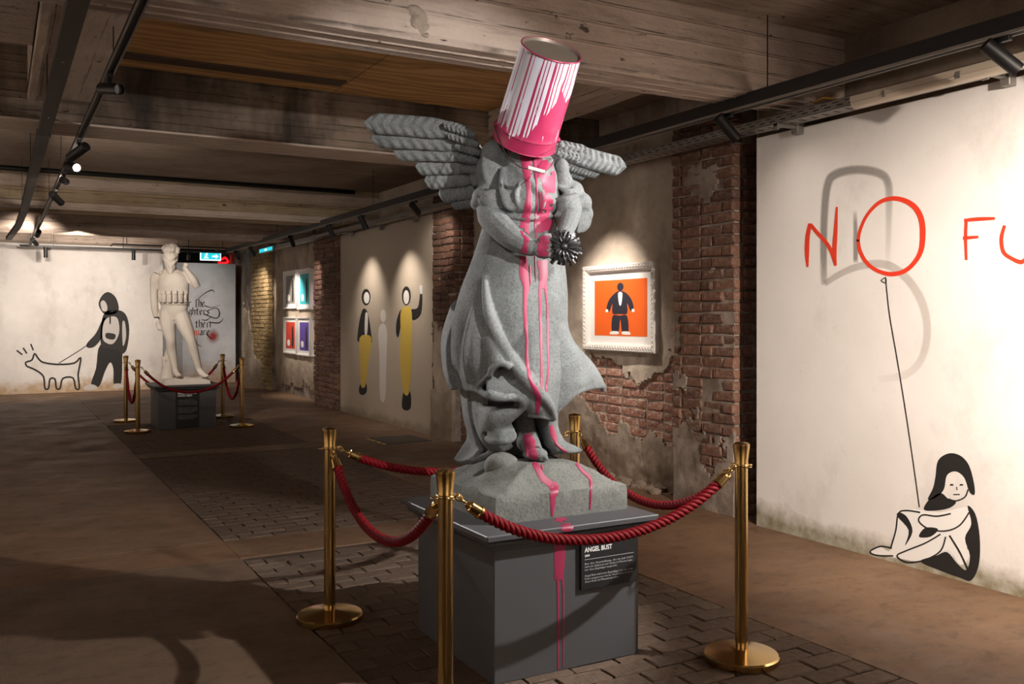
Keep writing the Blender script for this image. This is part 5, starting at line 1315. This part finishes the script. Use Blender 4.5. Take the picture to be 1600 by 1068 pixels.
for e, nm in ((bx*-(RB+.003)+baxis*.05, 'ear'), (bx*(RB+.003)+baxis*.05, 'ear')):
    V, Fc = lathe_vf([(.014, -.004), (.014, .004), (.007, .009), (.003, .010)], 14); q = (e-baxis*e.dot(baxis)).to_track_quat('Z', 'Y').to_matrix()
    link(nm, mesh([q @ v+e for v in V], Fc), M['pink'], bucket)
eA, eB = bx*-(RB+.012)+baxis*.05, bx*(RB+.012)+baxis*.05
hb = [eA, S(788, 236, -.30)-ba, S(808, 258, -.36)-ba, S(826, 264, -.375)-ba, S(850, 269, -.365)-ba, S(866, 250, -.30)-ba, eB]
V, Fc = tube_vf(catmull(hb, 8), .0028, 6); hd = link('bail_wire', mesh(V, Fc, True), M['wire'], bucket)
V, Fc = tube_vf([S(825, 262, -.377)-ba, S(851, 269, -.367)-ba], .0095, 12); link('grip', autosm(mesh(V, Fc)), plain('worn_white_grip', (.62, .52, .48), .45), hd)

# pink paint run down the stone: thin film laid onto the surface
def bvh_of(objs):
    V, Pl = [], []
    for o in objs:
        b = len(V); mw = Matrix.Translation(o.matrix_world_loc) if False else None
        off = Vector((0, 0, 0)); q = o
        while q is not None: off += q.location; q = q.parent
        V += [v.co+off for v in o.data.vertices]; Pl += [tuple(i+b for i in p.vertices) for p in o.data.polygons]
    return BVHTree.FromPolygons(V, Pl)
def film(name, tree, paths, parent, root, m, off=.0025, step=4.0, jag=.25, nx=4):
    V, Fc = [], []
    for (pts, wds) in paths:
        P = catmull([Vector((*p, 0)) for p in pts], max(3, int(22/step))); W = [v.x for v in catmull([Vector((a, 0, 0)) for a in wds], max(3, int(22/step)))]
        rows = []
        for i, p in enumerate(P):
            t = P[min(i+1, len(P)-1)]-P[max(i-1, 0)]; t.normalize(); n_ = Vector((-t.y, t.x, 0)); row = []
            for j in range(nx+1):
                s = (j/nx-.5)*W[i]; s *= 1+jag*noise.noise(Vector((p.y*.13, j*.3+p.x, 1)))+jag*.6*noise.noise(Vector((p.y*.5, j*2.0+p.x, 4)))
                d = vray(p.x+n_.x*s, p.y+n_.y*s).normalized()
                h = tree.ray_cast(EYEV, d)
                row.append(None if h[0] is None else h[0]+(h[1] if h[1].dot(d) < 0 else -h[1])*(off if 0 < j < nx else off*.3)-d*.0008)
            rows.append(row)
        ids = [[None if q is None else (V.append(q-root), len(V)-1)[1] for q in r] for r in rows]
        for i in range(len(rows)-1):
            for j in range(nx):
                q = (ids[i][j], ids[i][j+1], ids[i+1][j+1], ids[i+1][j])
                if None in q: continue
                c_ = [V[z] for z in q]
                if max((c_[0]-c_[2]).length, (c_[1]-c_[3]).length) > .05: continue
                Fc.append(q)
    bm = bmesh.new(); bm.from_mesh(mesh(V, Fc)); bmesh.ops.recalc_face_normals(bm, faces=bm.faces[:])
    bmesh.ops.delete(bm, geom=[v for v in bm.verts if not v.link_faces], context='VERTS')
    me = bpy.data.meshes.new('m'); bm.to_mesh(me); bm.free(); me.shade_smooth()
    return link(name, me, m, parent)
tree = bvh_of([o for o in angel.children if o.type == 'MESH'])
runs = [[([(821, 236), (823, 262), (826, 300), (824, 330), (819, 356), (823, 375), (818, 400), (818, 425), (822, 450), (820, 480), (823, 530), (823, 560), (828, 590), (836, 608), (841, 622), (840, 645)], [18, 14, 7, 12, 15, 8, 11, 14, 9, 6, 4.5, 5, 5.5, 8, 10, 5])],
        [([(845, 236), (850, 262), (858, 285), (856, 310), (853, 328), (851, 350), (850, 368), (848, 400), (849, 430), (847, 450)], [34, 28, 22, 18, 22, 24, 22, 17, 14, 8])],
        [([(845, 440), (844, 470), (845, 520), (846, 570), (846, 608)], [6, 4.5, 4, 3.5, 3]), ([(851, 440), (855, 480), (856, 530), (857, 570), (853, 612)], [5, 3.2, 3.2, 3, 2.6])],
        [([(834, 240), (836, 262), (839, 300), (838, 328), (836, 352), (838, 376)], [8, 5, 3, 3.5, 3, 2.5]), ([(829, 300), (828, 328)], [3, 4]), ([(843, 300), (845, 326)], [3, 4]), ([(828, 415), (829, 445)], [4, 1.5]), ([(836, 400), (837, 440)], [3, 1])],
        [([(822, 678), (828, 690), (831, 700), (834, 717)], [12, 17, 14, 16]), ([(822, 694), (824, 712)], [5, 3])],
        [([(834, 722), (840, 732), (848, 746), (860, 756), (866, 761), (864, 780), (863, 806)], [8, 9, 10, 12, 14, 9, 4]), ([(846, 726), (848, 734)], [4, 1.5])],
        [([(861, 664), (865, 680), (869, 692)], [5, 8, 4]), ([(868, 692), (880, 703), (896, 716), (908, 733), (920, 744), (923, 752), (923, 775), (922, 795)], [3, 5, 5, 5.5, 5.5, 5, 3.6, 2.6])],
        [([(760, 1), (760, 2)], [1, 1])]]
for r in runs[:-1]: film('paint_run', tree, r, angel, AR, M['pink'])
tree2 = bvh_of([o for o in pl.children if o.name.split('.')[0] in ('body', 'moulding', 'top_slab')])
plo = Vector(pl.location)
film('paint_run', tree2, [([(868, 811), (880, 813), (886, 818), (884, 830)], [6, 10, 22, 16]), ([(874, 846), (875, 870), (874, 890), (873, 905)], [15, 17, 15, 12]), ([(871, 900), (872, 925), (872, 950), (872, 975), (872, 1000), (872, 1022), (872, 1045)], [4.5, 3.4, 3, 2.8, 2.4, 2.2, 2]), ([(879, 895), (880, 920), (880, 945), (880, 970), (880, 995), (880, 1018), (880, 1042)], [4, 3, 2.6, 2.4, 2.2, 2, 2])], pl, plo, M['pink'], .0015)
# ---------------------------------------------------------------- the pale male statue at the back
D0 = 13.39
k = NT('pale_cast_stone'); c = k.mix(k.ramp(k.noise(2.5, 5), [(.35, 0.0), (.65, 1.0)]), (.50, .455, .40), (.60, .56, .50))
k.color(c).rough(.75); k.bump(k.noise(30, 4), .15, .004); M['cast'] = k.m
MR = Vector((2.38, 14.03, .62))
man = empty('male_statue', 'pale stone statue of a standing man with scarf over the face and pouched vest', 'statue', MR[:])
bp = [rings([(500, 256, 287, .10, .12, .02), (488, 251, 292, .135, .15, .02), (476, 251, 294, .125, .135, .02), (462, 250, 293, .12, .13, .01), (446, 247, 294, .14, .14, .0), (432, 245, 293, .14, .14, .02), (424, 249, 287, .11, .12, .03), (418, 259, 276, .07, .08, .03), (408, 261, 274, .06, .07, .02)], n=40),
      ball(266, 399, -.01, .098, .95, 1.1, 1.25),
      T([(247, 428, .03), (243, 436, .03), (241, 452, .05), (241, 467, .06), (242, 482, .03), (244, 496, -.02)], [.075, .078, .062, .055, .052, .036]),
      ball(247, 506, -.03, .045, .8, .7, 1.3),
      T([(287, 427, .03), (291, 430, .02), (299, 438, -.02), (307, 447, -.07)], [.07, .07, .06, .052]), T([(308, 448, -.07), (303, 438, -.12), (297, 429, -.14), (292, 422, -.13)], [.054, .056, .045, .034]), ball(290, 418, -.13, .045, .9, .8, 1.2),
      T([(261, 486, .02), (262, 500, -.01), (264, 516, -.02), (267, 531, -.04), (268, 545, .0), (271, 562, .02), (274, 577, .02)], [.105, .115, .10, .074, .074, .058, .042]),
      T([(283, 488, .01), (287, 503, -.03), (293, 518, -.07), (298, 531, -.10), (302, 545, -.08), (307, 562, -.05), (311, 576, -.03)], [.10, .11, .097, .072, .072, .056, .042]),
      T([(274, 578, .03), (276, 583, -.02), (279, 586, -.10)], [.042, .045, .036]), T([(311, 577, -.02), (316, 583, -.07), (322, 588, -.13)], [.042, .045, .034]),
      ball(256, 492, .10, .09, 1.1, 1, 1.1), ball(284, 492, .10, .09, 1.1, 1, 1.1)]
for i in range(4): bp.append(T([(245.5+i*1.6, 508, -.055), (246+i*1.7, 513, -.07), (248+i*1.4, 516, -.055)], [.013, .012, .010], 8, 4)); bp.append(T([(288+i*1.7, 416, -.17), (288+i*1.6, 412, -.16), (288+i*1.5, 411, -.12)], [.013, .012, .010], 8, 4))
bp.append(T([(250, 503, -.05), (253, 508, -.07), (253, 512, -.07)], [.015, .014, .011], 8, 4))
for i in range(5):
    bp.append(T([(277+i*.9, 584.5, -.09), (278.5+i*1.1, 587-i*.3, -.13)], [.014, .012], 8, 3)); bp.append(T([(319.5+i*1.0, 586-i*.2, -.12), (321+i*1.2, 589-i*.5, -.16)], [.014, .012], 8, 3))
link('body', shift(remesh(bp, .0105, 4), MR), M['cast'], man)
sc_ = [rings([(396, 254, 279, .115, .11, -.01), (403, 254, 278, .12, .11, -.01), (411, 256, 276, .115, .10, -.02), (420, 259, 274, .10, .08, -.03), (428, 262, 270, .05, .05, -.08)], n=40, fold=lambda th, py: .045*sin(7*th+py*.25)),
       T([(278, 399, -.03), (270, 404, -.13), (258, 415, -.10)], [.012, .016, .010]), T([(278, 406, -.05), (271, 412, -.12), (262, 424, -.10)], [.010, .014, .008]), T([(256, 404, -.1), (264, 414, -.13), (268, 424, -.10)], [.010, .014, .008])]
link('scarf', shift(remesh(sc_, .0075, 2), MR), M['cast'], man)
rg = random.Random(11); hp = [ball(267, 391, .01, .105, 1.12, 1.15, .8)]
for i in range(46):
    th = rg.uniform(0, 2*pi); ph = rg.uniform(-.25, 1.3); r = .112
    hp.append(ball(267+cos(th)*cos(ph)*r*1.1/.00936, 392-sin(ph)*r*.8/.00936, .01-sin(th)*cos(ph)*r, rg.uniform(.022, .034)))
link('curly_hair', shift(remesh(hp, .0075, 1), MR), M['cast'], man)
vp = [rings([(474, 249.5, 295, .14, .15, .02), (462, 248.5, 295, .135, .145, .01), (446, 246.5, 295.5, .155, .155, .0), (434, 247, 294, .155, .155, .02), (428, 251, 288, .14, .14, .02), (425, 253, 284, .12, .12, .02)], n=48),
      T([(252, 424, -.05), (250, 428, -.09)], [.03, .03]), rings([(476, 250, 295, .145, .15, .02), (472, 249, 296, .15, .155, .02)], n=40)]
vest = link('vest', shift(remesh(vp, .0085, 2), MR), M['cast'], man)
for i, (px, dv) in enumerate(((251.5, -.07), (257, -.125), (265, -.155), (273.5, -.155), (282, -.135), (289.5, -.08))):
    c_ = S(px, 463, dv)-MR; bm = bmesh.new(); hw = .033 if 0 < i < 5 else .026
    box(bm, -hw, hw, -.03, .04, -.088, .088, .012); box(bm, -hw*1.06, hw*1.06, -.037, .03, .028, .088, .008); box(bm, -hw*.25, hw*.25, -.041, .0, -.05, .05, .003)
    an = (px-270)/26*.9-ANG
    me = bmm(bm); me.transform(Matrix.Translation(c_) @ Matrix.Rotation(an, 4, 'Z')); link('pouch', autosm(me, 40), M['cast'], vest)
tp = [T([(262, 592, .10), (262, 575, .12), (264, 555, .12), (268, 535, .10)], [.10, .085, .07, .05]), T([(260, 578, .08), (257, 566, .06), (258, 560, .05)], [.045, .04, .035]), ball(256, 560, .05, .035)]
link('tree_stump', shift(remesh(tp, .011, 2), MR), M['cast'], man)
V, Fc = [], []; n = 28
for j in range(n+1):
    for i in range(n+1):
        x = -.33+.66*i/n; y = -.27+.54*j/n; e = i in (0, n) or j in (0, n)
        V.append(Vector((x+.02*noise.noise((y*6, 1, 0)) if i in (0, n) else x, y, 0 if e else .055+.022*noise.noise((x*8, y*8, 3))+.012*noise.noise((x*20, y*20, 3))+.02)))
for j in range(n):
    for i in range(n): a = j*(n+1)+i; Fc.append((a, a+1, a+n+2, a+n+1))
loop = [i for i in range(n+1)]+[j*(n+1)+n for j in range(1, n+1)]+[n*(n+1)+i for i in range(n-1, -1, -1)]+[j*(n+1) for j in range(n-1, 0, -1)]
Fc.append(tuple(loop[::-1])); o = link('rock_base', mesh(V, Fc), M['cast'], man)
o.location = (.02, -.02, 0)
